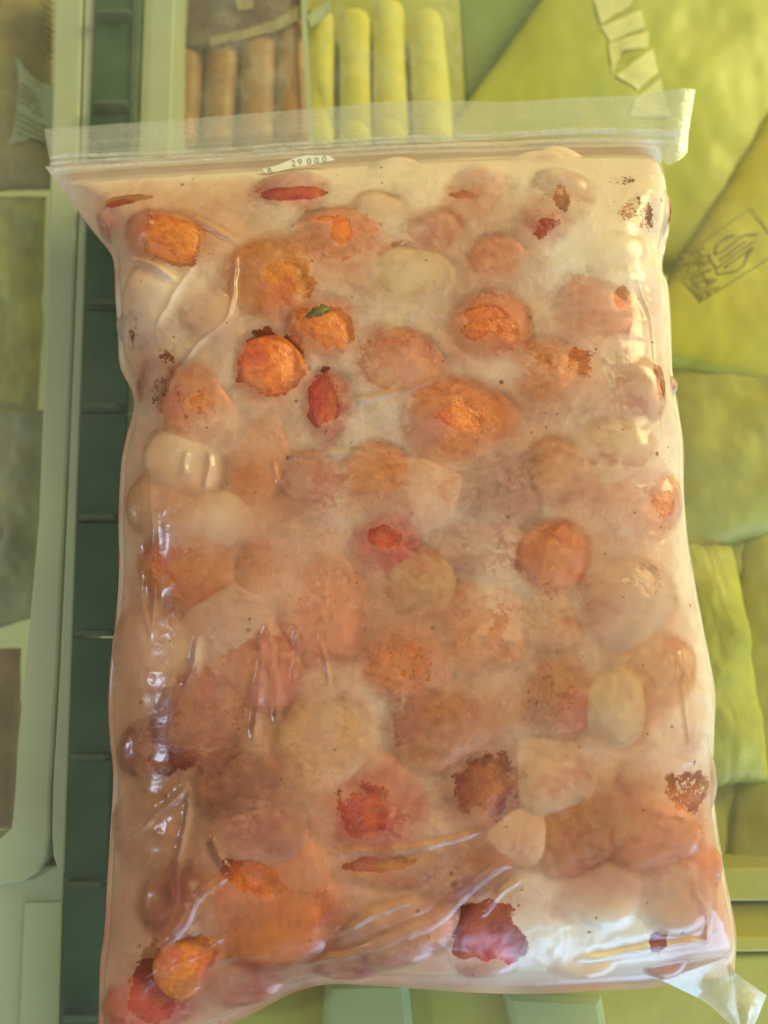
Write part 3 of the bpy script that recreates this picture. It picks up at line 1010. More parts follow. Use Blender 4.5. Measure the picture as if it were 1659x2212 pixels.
# px, py, half length, half width, angle of the long axis, tint, frost 0..1, label
BER = [
    (268, 452, 62, 40, 8, 'R', .30, 'red strawberry in the corner fold under the left zip end'),
    (368, 525, 92, 66, -22, 'O', .12, 'clear orange strawberry lying beside the red corner strawberry'),
    (622, 428, 86, 52, 0, 'R', .32, 'strawberry with a flat clear red top under the price sticker'),
    (845, 382, 62, 36, 5, 'M', .55, 'mauve strawberry just below the zip, mostly hidden by frost'),
    (1028, 440, 84, 72, 40, 'S', .40, 'peach strawberry with a ragged red top below the zip'),
    (1140, 372, 74, 40, 10, 'M', .55, 'two-spotted mauve strawberry close below the zip'),
    (1212, 345, 48, 30, 0, 'S', .60, 'small pink strawberry touching the zip track'),
    (1208, 440, 66, 74, 70, 'B', .52, 'frost-speckled brown strawberry below the zip'),
    (1368, 425, 92, 88, 60, 'D', .28, 'dark red strawberry in the upper right bag corner'),
    (1172, 505, 62, 52, -40, 'R', .40, 'strawberry with a slanted red stripe beside the speckled brown one'),
    (738, 540, 84, 110, 80, 'O', .40, 'orange strawberry with a bright red ragged top patch'),
    (600, 605, 104, 108, 60, 'O', .36, 'large orange strawberry with a broad rust-coloured bare patch'),
    (890, 602, 86, 74, 10, 'W', .60, 'pale cream strawberry next to the green leaf bit'),
    (925, 520, 74, 54, 15, 'S', .48, 'peach strawberry above the pale cream one'),
    (1068, 568, 64, 54, 30, 'S', .42, 'salmon strawberry above the patch-topped round one'),
    (825, 470, 62, 46, 0, 'W', .70, 'cream frosted strawberry below the price sticker'),
    (1320, 560, 72, 54, 20, 'W', .72, 'cream frosted strawberry under the dark red corner one'),
    (365, 640, 96, 72, -10, 'W', .62, 'large pale strawberry below the clear orange one'),
    (300, 705, 44, 68, 85, 'D', .25, 'dark red strawberry edge against the left seam'),
    (465, 690, 60, 66, 70, 'M', .60, 'dull mauve strawberry beside the large pale one'),
    (710, 712, 70, 80, 55, 'O', .18, 'bright bare orange strawberry with a green sepal'),
    (1050, 715, 88, 82, 0, 'O', .38, 'round orange strawberry with a jagged clear red patch'),
    (1270, 690, 88, 94, 60, 'S', .42, 'large peach strawberry with a small red tip by the right seam'),
    (590, 800, 76, 76, 0, 'O', .10, 'bare orange strawberry with a pink lower side'),
    (1200, 808, 94, 78, 10, 'O', .40, 'orange strawberry bare on its right half'),
    (865, 795, 98, 84, -20, 'O', .42, 'dull orange strawberry above the crease line'),
    (708, 892, 80, 50, 92, 'R', .20, 'teardrop strawberry with orange tip and pink base'),
    (425, 872, 92, 76, 105, 'O', .30, 'orange strawberry beside the left creases, with two white glints'),
    (345, 820, 66, 44, 60, 'D', .45, 'dark purple strawberry against the left seam fold'),
    (1000, 912, 122, 96, 10, 'O', .34, 'largest round strawberry with a ragged crimson patch'),
    (1428, 815, 26, 52, 82, 'R', .35, 'narrow red strawberry end at the right seam'),
    (1345, 850, 76, 74, 20, 'M', .55, 'mauve frosted strawberry by the right seam'),
    (560, 1005, 96, 62, 80, 'O', .35, 'upright orange strawberry beside the flat creased triangle'),
    (1215, 1022, 80, 74, 0, 'P', .44, 'peach strawberry left of the ragged-edged one'),
    (1320, 975, 84, 62, 10, 'P', .58, 'pale peach strawberry above the ragged-edged one'),
    (1385, 1080, 82, 82, 30, 'S', .36, 'dull salmon strawberry with a ragged edge at the right seam'),
    (408, 1005, 84, 62, -20, 'W', .65, 'cream strawberry under bright glints on the left'),
    (345, 1090, 60, 62, 0, 'P', .50, 'small peach strawberry against the left seam'),
    (662, 1070, 86, 82, 40, 'M', .38, 'brownish strawberry below the flat creased triangle'),
    (800, 1040, 80, 72, 30, 'O', .40, 'orange salmon strawberry in the middle of the bag'),
    (920, 1065, 78, 74, 0, 'S', .58, 'pale pink strawberry in the middle of the bag'),
    (1065, 1075, 92, 80, 15, 'M', .45, 'brown mauve strawberry in the middle of the bag'),
    (470, 1122, 74, 62, 0, 'W', .62, 'cream strawberry above the two orange neighbours'),
    (828, 1180, 72, 66, 10, 'R', .40, 'pink strawberry with a small clear red patch in its centre'),
    (415, 1225, 100, 84, -10, 'O', .38, 'orange strawberry with a dark red spot by the left seam'),
    (585, 1235, 66, 70, 0, 'O', .46, 'golden orange strawberry beside the red-spotted one'),
    (705, 1315, 112, 92, 80, 'S', .36, 'tall salmon strawberry below the centre'),
    (892, 1272, 82, 76, 60, 'P', .50, 'pale peach strawberry beside the tall salmon one'),
    (1192, 1200, 78, 74, 40, 'O', .34, 'bright orange strawberry next to the large lilac one'),
    (1035, 1195, 96, 74, 0, 'M', .52, 'lilac brown strawberry left of the bright orange one'),
    (1342, 1300, 106, 98, 20, 'M', .62, 'large lilac frosted strawberry with a red right side'),
    (1058, 1352, 98, 96, 0, 'O', .36, 'round salmon orange strawberry holding one air bubble'),
    (500, 1335, 90, 72, 10, 'M', .64, 'lilac frosted strawberry left of the paired glints'),
    (880, 1432, 78, 86, 70, 'O', .28, 'smooth orange strawberry below the pale peach one'),
    (1178, 1335, 62, 72, 80, 'P', .50, 'peach strawberry squeezed beside the large lilac one'),
    (328, 1400, 84, 86, 60, 'P', .50, 'peach strawberry bulging at the left seam'),
    (555, 1440, 88, 88, 0, 'S', .42, 'pinkish strawberry under the paired glints'),
    (712, 1592, 100, 96, 30, 'P', .52, 'large pale peach strawberry below the smooth orange one'),
    (432, 1550, 106, 96, 60, 'D', .42, 'dark mauve strawberry above the rusty patch'),
    (1190, 1512, 86, 82, 20, 'B', .32, 'brown salmon strawberry with a finely jagged top edge'),
    (358, 1630, 86, 60, -15, 'D', .22, 'dark rust strawberry by the left seam'),
    (958, 1570, 108, 84, 0, 'B', .34, 'dull brown peach strawberry left of the jagged-edged one'),
    (1405, 1450, 84, 72, 30, 'P', .48, 'peach strawberry below the large lilac one'),
    (1310, 1520, 70, 78, 0, 'W', .60, 'cream strawberry with dark crumbs at the right'),
    (1050, 1690, 98, 90, 40, 'D', .20, 'dark brown strawberry with a wrinkled bare face'),
    (790, 1745, 108, 94, 10, 'R', .30, 'dark red orange strawberry with a small grey blue spot'),
    (1448, 1672, 96, 104, 70, 'B', .34, 'large brown salmon strawberry at the right seam'),
    (1192, 1680, 86, 78, 0, 'W', .55, 'cream yellow strawberry right of the wrinkled dark one'),
    (535, 1700, 96, 74, -10, 'D', .36, 'dark brown strawberry above the triangular crease'),
    (350, 1800, 92, 88, 30, 'D', .46, 'dark mauve strawberry under the triangular crease'),
    (598, 1925, 118, 128, 100, 'O', .28, 'largest orange strawberry with a dark pitted patch'),
    (555, 1790, 86, 56, 0, 'M', .46, 'lilac strawberry above the largest orange one'),
    (830, 1862, 92, 40, 5, 'B', .30, 'thin brown strawberry crescent under the bottom fold'),
    (1240, 1800, 96, 74, 10, 'B', .34, 'orange brown strawberry above the white frosted slope'),
    (995, 1868, 96, 62, 20, 'D', .35, 'dark brown strawberry under the bottom fold'),
    (1110, 1800, 62, 58, 0, 'P', .62, 'pale strawberry beside a dark crumb'),
    (1405, 1802, 90, 66, 0, 'S', .50, 'pink brown strawberry above the white frosted slope'),
    (1052, 2030, 78, 66, 35, 'R', .12, 'bare red strawberry low on the white frosted slope'),
    (1275, 1925, 92, 62, 10, 'M', .66, 'lilac white strawberry on the frosted slope'),
    (1442, 1930, 74, 72, 30, 'M', .62, 'purplish frosted strawberry by the lower right seam'),
    (1425, 2050, 58, 44, -40, 'R', .46, 'frosted strawberry with a small red gash near the folded corner'),
    (1240, 2052, 84, 46, 0, 'W', .80, 'white frost-covered strawberry on the bottom slope'),
    (325, 2158, 50, 84, 98, 'R', .08, 'clear red strawberry in the lower left corner'),
    (415, 2072, 66, 50, 30, 'O', .15, 'clear orange red strawberry above the corner one'),
    (530, 2110, 72, 48, 20, 'R', .50, 'pink frosted strawberry near the lower left edge'),
    (880, 2000, 96, 58, 15, 'M', .52, 'mauve strawberry low on the bottom slope'),
    (400, 1925, 84, 70, 60, 'D', .50, 'dull dark mauve strawberry left of the largest orange one'),
    (745, 2062, 70, 44, 15, 'R', .55, 'pink strawberry at the bottom edge under the fold'),
    (1480, 1880, 50, 70, 85, 'O', .40, 'orange strawberry end against the lower right seam'),
]


TPS = []


def berry_mesh(seed):
    rnd = random.Random(seed)
    nl, na = 36, 40
    tp = rnd.uniform(0.10, 0.30)
    nrm_ = max(math.sqrt(1 - x * x) ** 0.9 * (1 - tp * x) for x in np.linspace(-0.99, 0.99, 80))
    TPS.append((tp, nrm_))
    vs_, fs = [], []
    ph = [rnd.uniform(0, 6.28) for _ in range(6)]
    am = [rnd.uniform(0.015, 0.05) for _ in range(6)]
    for i in range(1, nl):
        th = math.pi * i / nl
        x = -math.cos(th)
        r = math.sin(th) ** 0.9 * (1 - tp * x) / nrm_
        for k in range(na):
            a = 2 * math.pi * k / na
            w = 1 + am[0] * math.sin(2 * a + ph[0]) + am[1] * math.sin(3 * a + ph[1] + 2 * x) + am[2] * math.sin(5 * x + ph[2] + a) + am[3] * 0.5 * math.sin(7 * a + 5 * x + ph[3])
            vs_.append((x * (1 + am[4] * math.sin(a + ph[4])), r * w * math.cos(a), math.tanh(1.5 * r * w * math.sin(a)) / math.tanh(1.5)))
    base = len(vs_)
    vs_.append((-0.97, 0, 0))      # hulled, slightly dished crown
    vs_.append((1.02, 0, 0))
    for i in range(nl - 2):
        for k in range(na):
            fs.append((i * na + k, (i + 1) * na + k, (i + 1) * na + (k + 1) % na, i * na + (k + 1) % na))
    for k in range(na):
        fs.append((base, k, (k + 1) % na))
        fs.append((base + 1, (nl - 2) * na + (k + 1) % na, (nl - 2) * na + k))
    me = bpy.data.meshes.new('strawberry')
    me.from_pydata(vs_, [], fs)
    me.update()
    me.materials.append(M_BERRY)
    return me


BM = [berry_mesh(s) for s in range(9)]
rnd = random.Random(5)
B = np.full(GX.shape, 0.002)
berry_objs = []
for k, (px, py, a, b, ang, ti, fr, lab) in enumerate(BER):
    p = P(px, py, 0.024)
    e = float(samp(ENV, np.array([p.x]), np.array([p.y]))[0])
    zt = e * rnd.uniform(0.945, 1.0)
    p = P(px, py, max(zt - 0.006, 0.004))
    s = scale_at(zt - 0.006)
    A_, B_ = a * s * 1.20, b * s * 1.20
    dside = float(samp(DSIDE, np.array([p.x]), np.array([p.y]))[0])
    ex = math.hypot(A_ * math.cos(math.radians(ang)), B_ * math.sin(math.radians(ang)))
    if ex > dside - 0.0012:
        sh = min((ex - dside + 0.0012), 0.006)
        p.x += sh if p.x < 0 else -sh
        k_ = min(1.0, (dside + sh - 0.0012) / ex)
        A_, B_ = A_ * k_, B_ * k_
    C_ = min(min(A_, B_) * 1.0, (zt - 0.0012) / 2)
    zc = zt - C_
    me = BM[k % len(BM)]
    ob = bpy.data.objects.new('strawberry', me)
    COL.objects.link(ob)
    ob.location = (p.x, p.y, zc)
    fl = math.pi if rnd.random() < 0.5 else 0
    an = math.radians(ang)
    ob.rotation_euler = (0, 0, an + fl)
    ob.scale = (A_, B_, C_)
    c = TINT[ti]
    j = [rnd.uniform(0.9, 1.1) for _ in range(3)]
    ob.color = (c[0] * j[0], c[1] * j[1], c[2] * j[2], fr)
    tag(ob, lab, 'strawberry', 'frozen strawberries in the zip bag')
    berry_objs.append((ob, px, py))
    # top surface into the work grid; fruit near a seam lies low enough to stay under the flat film
    ca, sa = math.cos(an), math.sin(an)
    R_ = 1.3 * max(A_, B_)
    j0, j1 = int((p.y - R_ - gy0) / GS), int((p.y + R_ - gy0) / GS) + 2
    i0, i1 = int((p.x - R_ - gx0) / GS), int((p.x + R_ - gx0) / GS) + 2
    sl = (slice(max(j0, 0), j1), slice(max(i0, 0), i1))
    X_, Y_ = GX[sl], GY[sl]
    lx = ((X_ - p.x) * ca + (Y_ - p.y) * sa) / A_
    ly = (-(X_ - p.x) * sa + (Y_ - p.y) * ca) / B_
    if fl:
        lx = -lx
    tp, nr = TPS[k % len(BM)]
    lc = np.clip(lx / 1.05, -1, 1)
    q = (np.sqrt(1 - lc * lc) ** 0.9 * (1 - tp * lc) / nr * 1.07) ** 2 - ly * ly
    for _ in range(8):
        hB = np.where(q > 0, zc + C_ * np.tanh(1.5 * np.sqrt(np.maximum(q, 0))) / math.tanh(1.5), 0)
        exc = float(np.max(np.where(q > 0.22, hB - ENV[sl] - 0.0022, -1)))
        if exc <= 0:
            break
        zc -= exc * 0.8
        if zc - C_ < 0.0012:
            C_ = max(0.0035, C_ - exc * 0.6)
            zc = max(zc, C_ + 0.0012)
    ob.location.z = zc
    ob.scale = (A_, B_, C_)
    B[sl] = np.maximum(B[sl], hB)


def leaf(pts, z, parent_index, nm='sepal'):
    po = berry_objs[parent_index][0]
    w = [Vector((*W(p, z), z)) for p in pts]
    c = sum(w, Vector()) / len(w)
    vs_ = [tuple(c + Vector((0, 0, 0.0002)))] + [tuple(p) for p in w] + [tuple(p - Vector((0, 0, 0.0008))) for p in w] + [tuple(c)]
    n = len(w)
    fs = [(0, 1 + i, 1 + (i + 1) % n) for i in range(n)] + [(1 + i, 1 + n + i, 1 + n + (i + 1) % n, 1 + (i + 1) % n) for i in range(n)]
    fs += [(2 * n + 1, 1 + n + (i + 1) % n, 1 + n + i) for i in range(n)]
    me = bpy.data.meshes.new(nm)
    me.from_pydata(vs_, [], fs)
    me.update()
    ob = link(nm, me, M_LEAF, None, True)
    ob.parent = po
    bpy.context.view_layer.update()
    ob.matrix_parent_inverse = po.matrix_world.inverted()
    return ob


i_or = [i for i, b in enumerate(BER) if 'green sepal' in b[7]][0]
leaf([(660, 682), (672, 672), (676, 664), (688, 665), (694, 656), (704, 660), (716, 668), (702, 672), (696, 680), (682, 678), (674, 685)], 0.0335, i_or)
lm = leaf([(830, 690), (840, 668), (848, 672), (856, 648), (868, 664), (878, 662), (876, 690), (884, 706), (870, 716), (862, 742), (852, 722), (838, 728), (840, 706)], 0.0285, i_or, 'strawberry_leaf')
lm.parent = None
lm.matrix_parent_inverse.identity()
tag(lm, 'yellow green leaf bit frozen beside the cream strawberry', 'leaf')
lm.data.materials.clear()
lm.data.materials.append(mat_plain('lime_leaf', (0.40, 0.36, 0.06), 0.6, 0.4, 200, 0.3))

# ------------------------------------------------------------------ film height: the film is drawn tight over the fruit
FB = ENV + (fbm(GX, GY, 0.034, 131, 2) - 0.5) * 0.004 * smooth(0.004, 0.02, D)
F = np.maximum(FB, B + 0.0003)
F = blur(F, 4.0)
F = np.maximum(F, B + 0.0003)
F = blur(F, 1.6)
edge = smooth(0.0, 0.006, D)
F = ZS * (1 - edge) + F * edge
F = np.maximum(F, np.where(D > 0.0015, B + 0.00025, 0))
GAP = np.clip((F - B) / 0.009, 0, 1)
GAP = blur(GAP, 2.0)

ZT = 0.033


def wline(pts, z=ZT):
    return resample(pts, max(6, 6 * len(pts)), z)


# creases: picture polyline, height mm, width mm
CR = [
    ([(578, 1345), (570, 1430), (560, 1510), (545, 1610)], 1.5, 3.4),
    ([(580, 1345), (590, 1420), (600, 1500), (590, 1570)], 1.2, 3.0),
    ([(428, 1370), (420, 1430), (398, 1490)], 1.2, 3.0),
    ([(410, 1692), (350, 1750), (300, 1795), (244, 1834)], 1.5, 2.2),
    ([(410, 1692), (403, 1780), (388, 1880), (378, 1985)], 1.0, 2.4),
    ([(462, 1800), (480, 1860), (508, 1882)], 1.2, 2.2),
    ([(508, 1882), (470, 1905), (425, 1945), (400, 2000), (352, 2048)], 1.3, 2.0),
    ([(484, 2028), (400, 2080), (330, 2120), (270, 2190)], 1.4, 2.4),
    ([(408, 975), (400, 1005), (405, 1030)], 1.2, 2.8),
    ([(455, 975), (458, 1010), (445, 1062)], 1.2, 2.8),
    ([(518, 515), (508, 590), (492, 690), (430, 738), (385, 790), (352, 850)], 1.2, 2.0),
    ([(312, 428), (318, 470), (285, 515)], 1.4, 1.8),
    ([(300, 430), (370, 445), (440, 472), (515, 520)], 1.2, 1.8),
    ([(250, 540), (330, 570), (380, 610)], 1.3, 2.4),
    ([(588, 992), (690, 985), (800, 975), (900, 978)], 0.5, 1.4),
    ([(740, 876), (850, 850), (955, 812)], 0.7, 1.6),
    ([(590, 992), (600, 1040), (635, 1080)], 0.5, 1.4),
    ([(700, 1845), (860, 1835), (970, 1815), (1060, 1785)], 0.9, 1.8),
    ([(640, 2110), (760, 2075), (880, 2020), (950, 1990), (1010, 1930), (1080, 1872), (1135, 1880)], 2.2, 2.6),
    ([(370, 2085), (520, 2075), (700, 2030), (830, 1965), (940, 1948)], 1.0, 2.4),
    ([(318, 1000), (326, 1120), (330, 1250), (322, 1390)], 0.6, 2.6),
    ([(290, 1150), (296, 1250), (318, 1385)], 0.5, 2.0),
    ([(1380, 590), (1420, 700), (1432, 830), (1440, 940)], 0.7, 2.0),
    ([(1475, 1410), (1480, 1500), (1500, 1620)], 0.7, 2.0),
    ([(1260, 2110), (1400, 2080), (1520, 2060), (1570, 2066)], 1.3, 2.0),
    ([(1500, 1900), (1540, 1990), (1560, 2080)], 0.8, 2.0),
    ([(330, 700), (420, 560)], 0.7, 2.6),
    ([(1130, 1905), (1090, 1930), (1040, 1990)], 1.0, 1.8),
    ([(640, 1350), (640, 1420), (632, 1480)], 0.6, 1.6),
    ([(690, 1350), (700, 1430), (712, 1490)], 0.5, 1.4),
]
ZV = samp(F, FX, FY)
WR = np.zeros_like(FX)
for pts, h, w in CR:
    c = wline(pts)
    h, w = h * 0.72, w * 0.72
    x0, y0 = c.min(0) - 0.012
    x1, y1 = c.max(0) + 0.012
    k = (FX > x0) & (FX < x1) & (FY > y0) & (FY < y1)
    if not k.any():
        continue
    jx = FX[k] + (fbm(FX[k], FY[k], 0.009, 3, 2) - 0.5) * 0.002
    jy = FY[k] + (fbm(FX[k], FY[k], 0.009, 8, 2) - 0.5) * 0.002
    d, f = seg_dist(jx, jy, c)
    taper = np.clip(np.minimum(f, 1 - f) * 6, 0, 1)
    prof = np.maximum(0, 1 - d / (w * 1e-3)) ** 1.6
    side = -0.25 * np.exp(-((d - w * 1.5e-3) / (w * 0.9e-3)) ** 2)
    WR[k] += 1.45 * h * 1e-3 * taper * (prof + side) * (0.8 + 0.4 * vnoise(FX[k], FY[k], 0.004, 5))
# loose fine crinkling away from the fruit, stronger near the seams
Dv = samp(D, FX, FY)
gv = samp(GAP, FX, FY)
cr1 = 1 - np.abs(fbm(FX * 0.5, FY, 0.010, 61, 3) * 2 - 1) * 2.2
cr2 = 1 - np.abs(fbm(FX, FY * 0.6, 0.006, 71, 3) * 2 - 1) * 2.2
loose = 0.25 + 0.75 * gv
WR += (np.maximum(cr1, 0) ** 2 * 0.0003 + np.maximum(cr2, 0) ** 3 * 0.00012) * loose * smooth(0.001, 0.006, Dv)
WR += (fbm(FX, FY, 0.02, 91, 3) - 0.5) * 0.0012 * smooth(0.002, 0.01, Dv)
floorz = samp(B, FX, FY) + 0.0001
ZV = np.maximum(ZV + WR, floorz * smooth(0, 0.002, Dv))

# bare spots where the fruit sticks to the film: px, py, half w, half h, angle, strength
CLR = [
    (624, 402, 74, 20, -2, 1), (275, 442, 56, 16, -6, 1), (372, 520, 92, 58, 25, .85), (628, 608, 66, 66, 40, .72), (738, 492, 26, 40, -10, .9), (708, 468, 24, 8, 0, .9),
    (712, 712, 60, 46, 20, 1.1), (592, 788, 70, 66, 0, 1.2), (1068, 700, 66, 34, 20, 1.0), (1020, 720, 40, 24, 10, .8), (992, 902, 52, 32, 0, .95), (704, 870, 34, 66, 0, 1.0), (690, 900, 26, 34, 0, .9),
    (830, 1162, 36, 26, 0, 1.1), (344, 1232, 20, 34, 0, .95), (1388, 455, 62, 66, 30, .56), (1340, 645, 22, 28, 0, .9), (552, 1888, 64, 34, 20, .82), (1056, 2030, 74, 58, 30, 1.15),
    (1015, 2062, 34, 26, 0, 1.1), (370, 1638, 70, 36, 0, .72), (1050, 1690, 88, 84, 0, .66), (790, 1740, 84, 70, 0, .60), (1440, 2052, 20, 32, 15, .9), (326, 2140, 52, 84, 0, 1.0), (412, 2068, 58, 46, -20, .9),
    (1252, 790, 46, 48, 0, .62), (1478, 1695, 78, 66, 0, .60), (1430, 815, 24, 46, 0, .8), (1012, 410, 50, 18, 0, .7), (1180, 490, 44, 30, -40, .62), (1350, 372, 56, 24, -10, .50), (1215, 415, 26, 60, 0, .62),
    (1440, 1085, 30, 40, 0, .7), (1400, 1250, 40, 44, 0, .6), (355, 770, 40, 26, 40, .54), (340, 840, 36, 46, 30, .54), (295, 720, 24, 60, 0, .55), (880, 1440, 70, 74, 0, .50), (425, 870, 70, 80, 0, .50),
    (700, 1960, 40, 60, 0, .55), (1185, 1500, 80, 60, 0, .50), (640, 1000, 44, 26, 0, .52), (820, 1862, 76, 18, -4, .75),
]
CL = np.zeros_like(FX)
for (px, py, hw, hh, an, st) in CLR:
    c = P(px, py, 0.031 if 300 < px < 1450 else 0.022)
    s = scale_at(0.031)
    an = math.radians(-an)
    ca, sa = math.cos(an), math.sin(an)
    lx = ((FX - c.x) * ca + (FY - c.y) * sa) / (hw * s)
    ly = (-(FX - c.x) * sa + (FY - c.y) * ca) / (hh * s)
    r = np.sqrt(lx * lx + ly * ly) + (fbm(FX, FY, 0.005, 11, 3) - 0.5) * 0.7
    CL = np.maximum(CL, st * np.clip(1.55 - r, 0, 1) * 0.95)
RIM = [  # thicker rime
    (1230, 2065, 240, 70, .5), (1350, 2000, 130, 80, .35), (1330, 560, 90, 70, .25), (1290, 525, 90, 60, .5), (1300, 420, 40, 60, .3), (1462, 1180, 34, 120, .3), (1520, 1440, 34, 170, .3), (1470, 960, 26, 120, .2), (880, 480, 80, 50, .2), (1150, 1900, 80, 40, .2), (1000, 340, 420, 24, .3),
    (1240, 560, 60, 60, .15), (400, 1010, 70, 40, .15), (700, 1600, 70, 60, .1), (480, 1120, 60, 40, .15), (370, 620, 70, 50, .15), (1080, 810, 80, 30, .15), (1450, 600, 30, 200, .2), (280, 1950, 40, 150, .12),
]
RB = np.zeros_like(FX)
for (px, py, hw, hh, st) in RIM:
    c = P(px, py, 0.028 if px < 1430 else 0.014)
    s = scale_at(0.028)
    r2 = ((FX - c.x) / (hw * s)) ** 2 + ((FY - c.y) / (hh * s)) ** 2
    RB += st * np.exp(-r2)
RB += 0.15 * np.exp(-(Dv / 0.006) ** 2)
RB += 0.35 * np.exp(-((np.linspace(0, 1, NV)[:, None] - 0.06) / 0.05) ** 2) * smooth(0.0, 0.9, np.linspace(0, 1, NU)[None])
RB += 0.45 * np.exp(-(np.linspace(0, 1, NV)[:, None] / 0.045) ** 2)

vrow = np.linspace(0, 1, NV)[:, None]
ZV = np.maximum(ZV, 0.0122 * (1 - smooth(0.0, 0.06, vrow)))

bag = thing('zip_bag', (0, 0, 0), 'clear plastic zip bag packed with frosted strawberries on the freezer glass', 'zip bag')
me = grid_mesh('front_film', FX[::-1], FY[::-1], ZV[::-1])
set_attr(me, 'gap', gv[::-1])
set_attr(me, 'clear', CL[::-1])
set_attr(me, 'rime', RB[::-1])
# stained rime with painted light falloff: dark low left, pale upper right, right seam
JU_SHADE = 0.70 - 1.6 * FX - 3.2 * (FY + 0.02) + (fbm(FX, FY, 0.035, 201, 4) - 0.5) * 1.6
JU_SHADE -= 0.6 * np.exp(-(samp(up3(dr), FX, FY) / 0.012) ** 2)
set_attr(me, 'juice_shade', np.clip(JU_SHADE, 0, 1.7)[::-1])
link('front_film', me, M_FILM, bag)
# back film on the glass
k = 5
bx, by = FX[::k, ::k], FY[::k, ::k]
dv = Dv[::k, ::k]
zb = 0.0007 + (ZS - 0.0007) * np.exp(-dv / 0.006) + (fbm(bx, by, 0.02, 5, 3)) * 0.0004
zb[0], zb[-1], zb[:, 0], zb[:, -1] = ZV[0, ::k], ZS, ZS, ZS
link('back_film', grid_mesh('back_film', bx, by, zb), M_BACK, bag)
# frost packed between and under the fruit
zf = np.minimum(samp(F, bx, by) * 0.55, 0.02)
zf = np.maximum(zf + (fbm(bx, by, 0.006, 23, 4) - 0.5) * 0.006, 0.0026)
m_ = np.clip(dv / 0.008, 0, 1)
zf = zb + 0.0004 + (zf - zb) * m_
fo = link('packed_frost', grid_mesh('packed_frost', bx[::-1], by[::-1], zf[::-1]), M_FROST)
fo['kind'] = 'stuff'
tag(fo, 'loose white frost packed between the strawberries in the bag', 'frost')

# ------------------------------------------------------------------ zip header
HT = [(90, 270), (200, 262), (300, 254), (480, 240), (640, 226), (820, 212), (1000, 205), (1100, 207), (1200, 205), (1300, 201), (1400, 199), (1500, 196)]
HB = [(110, 380), (300, 364), (500, 351), (850, 334), (1150, 322), (1300, 320), (1405, 322), (1428, 345), (1440, 360), (1466, 350), (1484, 330)]
HL = [(90, 270), (98, 310), (106, 345), (110, 380)]
HR = [(1500, 196), (1494, 240), (1486, 290), (1484, 330)]
zh = 0.0125
n1, n2 = 420, 130
hx, hy = coons(resample(HT, n1, zh), resample(HB, n1, zh), resample(HL, n2, zh), resample(HR, n2, zh))
V = np.linspace(0, 1, n2)[:, None] * np.ones((1, n1))
U = np.ones((n2, 1)) * np.linspace(0, 1, n1)[None]
stripe = vnoise(V * 1.0, U * 0.02, 0.022, 4) * 0.6 + vnoise(V, U * 0.05, 0.010, 9) * 0.4
hz = 0.0095 + 0.0030 * V + 0.00022 * stripe + (fbm(hx, hy, 0.04, 3, 3) - 0.5) * 0.003
hz += 0.0035 * np.exp(-((U - 0.99) / 0.06) ** 2) * (1 - V) + 0.0008 * np.sin(U * 60) * np.exp(-((U - 0.97) / 0.05) ** 2)
me = grid_mesh('zip_header', hx[::-1], hy[::-1], hz[::-1])
set_attr(me, 'stripe', stripe[::-1])
set_attr(me, 'rime', (0.10 * np.exp(-((V - 0.85) / 0.2) ** 2) + 0.08 * np.exp(-((U - 1) / 0.08) ** 2))[::-1])
link('zip_header', me, M_HEAD, bag)
for cpts in ([(108, 338), (300, 330), (520, 318), (740, 302), (1000, 290), (1200, 281), (1420, 282), (1482, 284)],
             [(109, 352), (300, 340), (520, 328), (740, 312), (1000, 298), (1200, 288), (1420, 290), (1482, 293)],
             [(110, 368), (300, 354), (520, 338), (740, 322), (1000, 310), (1200, 303), (1420, 304), (1480, 308)]):
    c = resample(cpts, 90, 0.0135)
    zz_ = 0.0126 + (fbm(c[:, 0], c[:, 1], 0.04, 3, 3) - 0.5) * 0.003
    tube('zip_track', [(p[0], p[1], float(z)) for p, z in zip(c, zz_)], 0.00075, M_TRACK, bag, 8, 0.9)

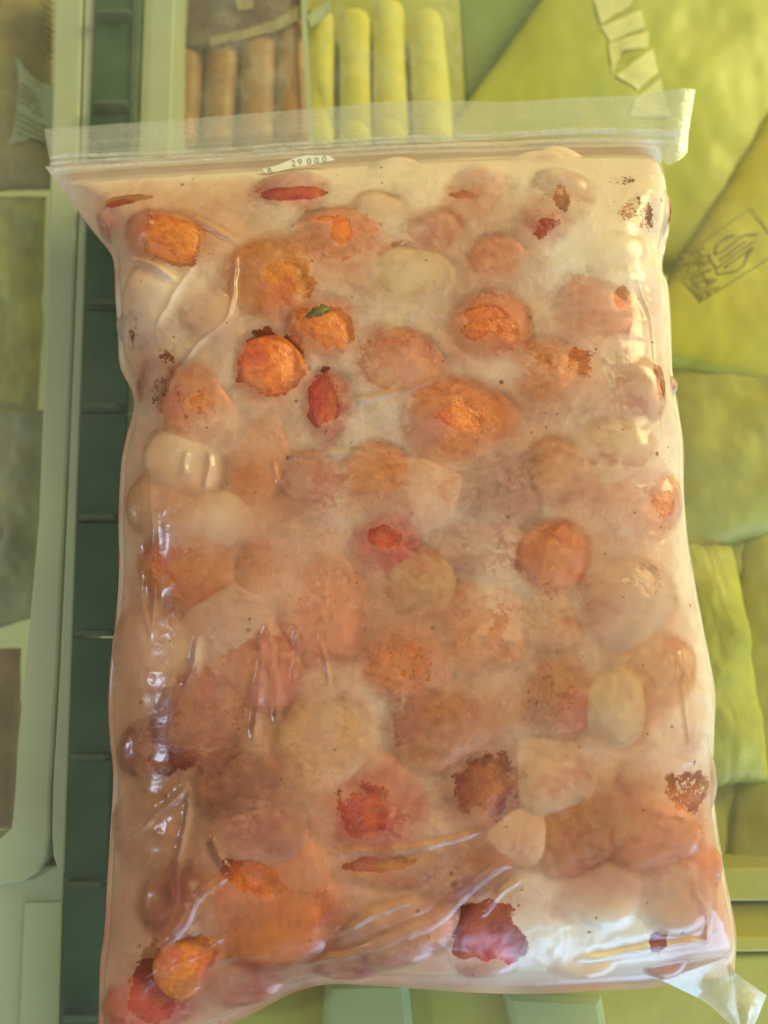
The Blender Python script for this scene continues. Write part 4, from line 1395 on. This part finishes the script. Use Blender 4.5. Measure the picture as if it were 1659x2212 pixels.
# folded corner ear at the lower right
def film_tri(nm, quad, seed, n=36):
    c = [np.array(tuple(P(q[0], q[1], q[2]))) for q in quad]
    u = np.linspace(0, 1, n)[None, :, None]
    v = np.linspace(0, 1, n)[:, None, None]
    p = (1 - v) * ((1 - u) * c[0] + u * c[1]) + v * ((1 - u) * c[3] + u * c[2])
    X, Y, Z = p[..., 0], p[..., 1], p[..., 2]
    uu, vv = u[..., 0] + 0 * v[..., 0], v[..., 0] + 0 * u[..., 0]
    b = np.sin(np.pi * uu) * np.sin(np.pi * vv)
    Z = Z + b * 0.0015 * np.sin(3.5 * uu + 2 * vv + seed) + (np.abs(fbm(X, Y, 0.006, seed, 3) - 0.5)) * 0.002 * (b + 0.15)
    me = grid_mesh(nm, X[::-1], Y[::-1], Z[::-1])
    o_ = np.ones(X.size)
    set_attr(me, 'gap', o_ * 0.4)
    set_attr(me, 'clear', o_ * 0.0)
    set_attr(me, 'rime', o_ * 0.0)
    set_attr(me, 'juice_shade', o_ * 0.0)
    return link(nm, me, M_FILM, bag)


film_tri('corner_fold', [(1430, 2118, .010), (1566, 2070, .013), (1606, 2240, .004), (1528, 2166, .003)], 3)
film_tri('corner_fold', [(1574, 2092, .008), (1656, 2150, .003), (1618, 2246, .002), (1602, 2236, .002)], 5)

# torn price sticker under the zip
STK = [(566, 366), (600, 357), (640, 341), (662, 336), (712, 337), (724, 346), (690, 352), (660, 358), (640, 361), (600, 371), (576, 375)]


def film_z(px, py):
    z = 0.014
    for _ in range(6):
        q = P(px, py, z)
        z = float(samp(np.maximum(F, 0), np.array([q.x]), np.array([q.y]))[0])
    return z


zs_ = max(film_z(p[0], p[1]) for p in STK) + 0.0016
st = flat_patch('price_sticker', STK, zs_, M_PAPER, bag, 0.00015)
st['label'] = 'torn white price sticker printed 29000'
for ch, (px, py) in zip('29000', [(634, 353), (648, 350), (668, 348.5), (684, 347), (701, 344.5)]):
    q = P(px, py, zs_ + 0.0003)
    t = text_mesh(ch, 0.0036, (q.x, q.y, zs_ + 0.00025), 0.14, M_INK, st, 'digit', 0.00003)
q = P(583, 368, zs_ + 0.0003)
text_mesh('R', 0.0030, (q.x, q.y, zs_ + 0.00025), 0.25, M_INK, st, 'letter', 0.00003)
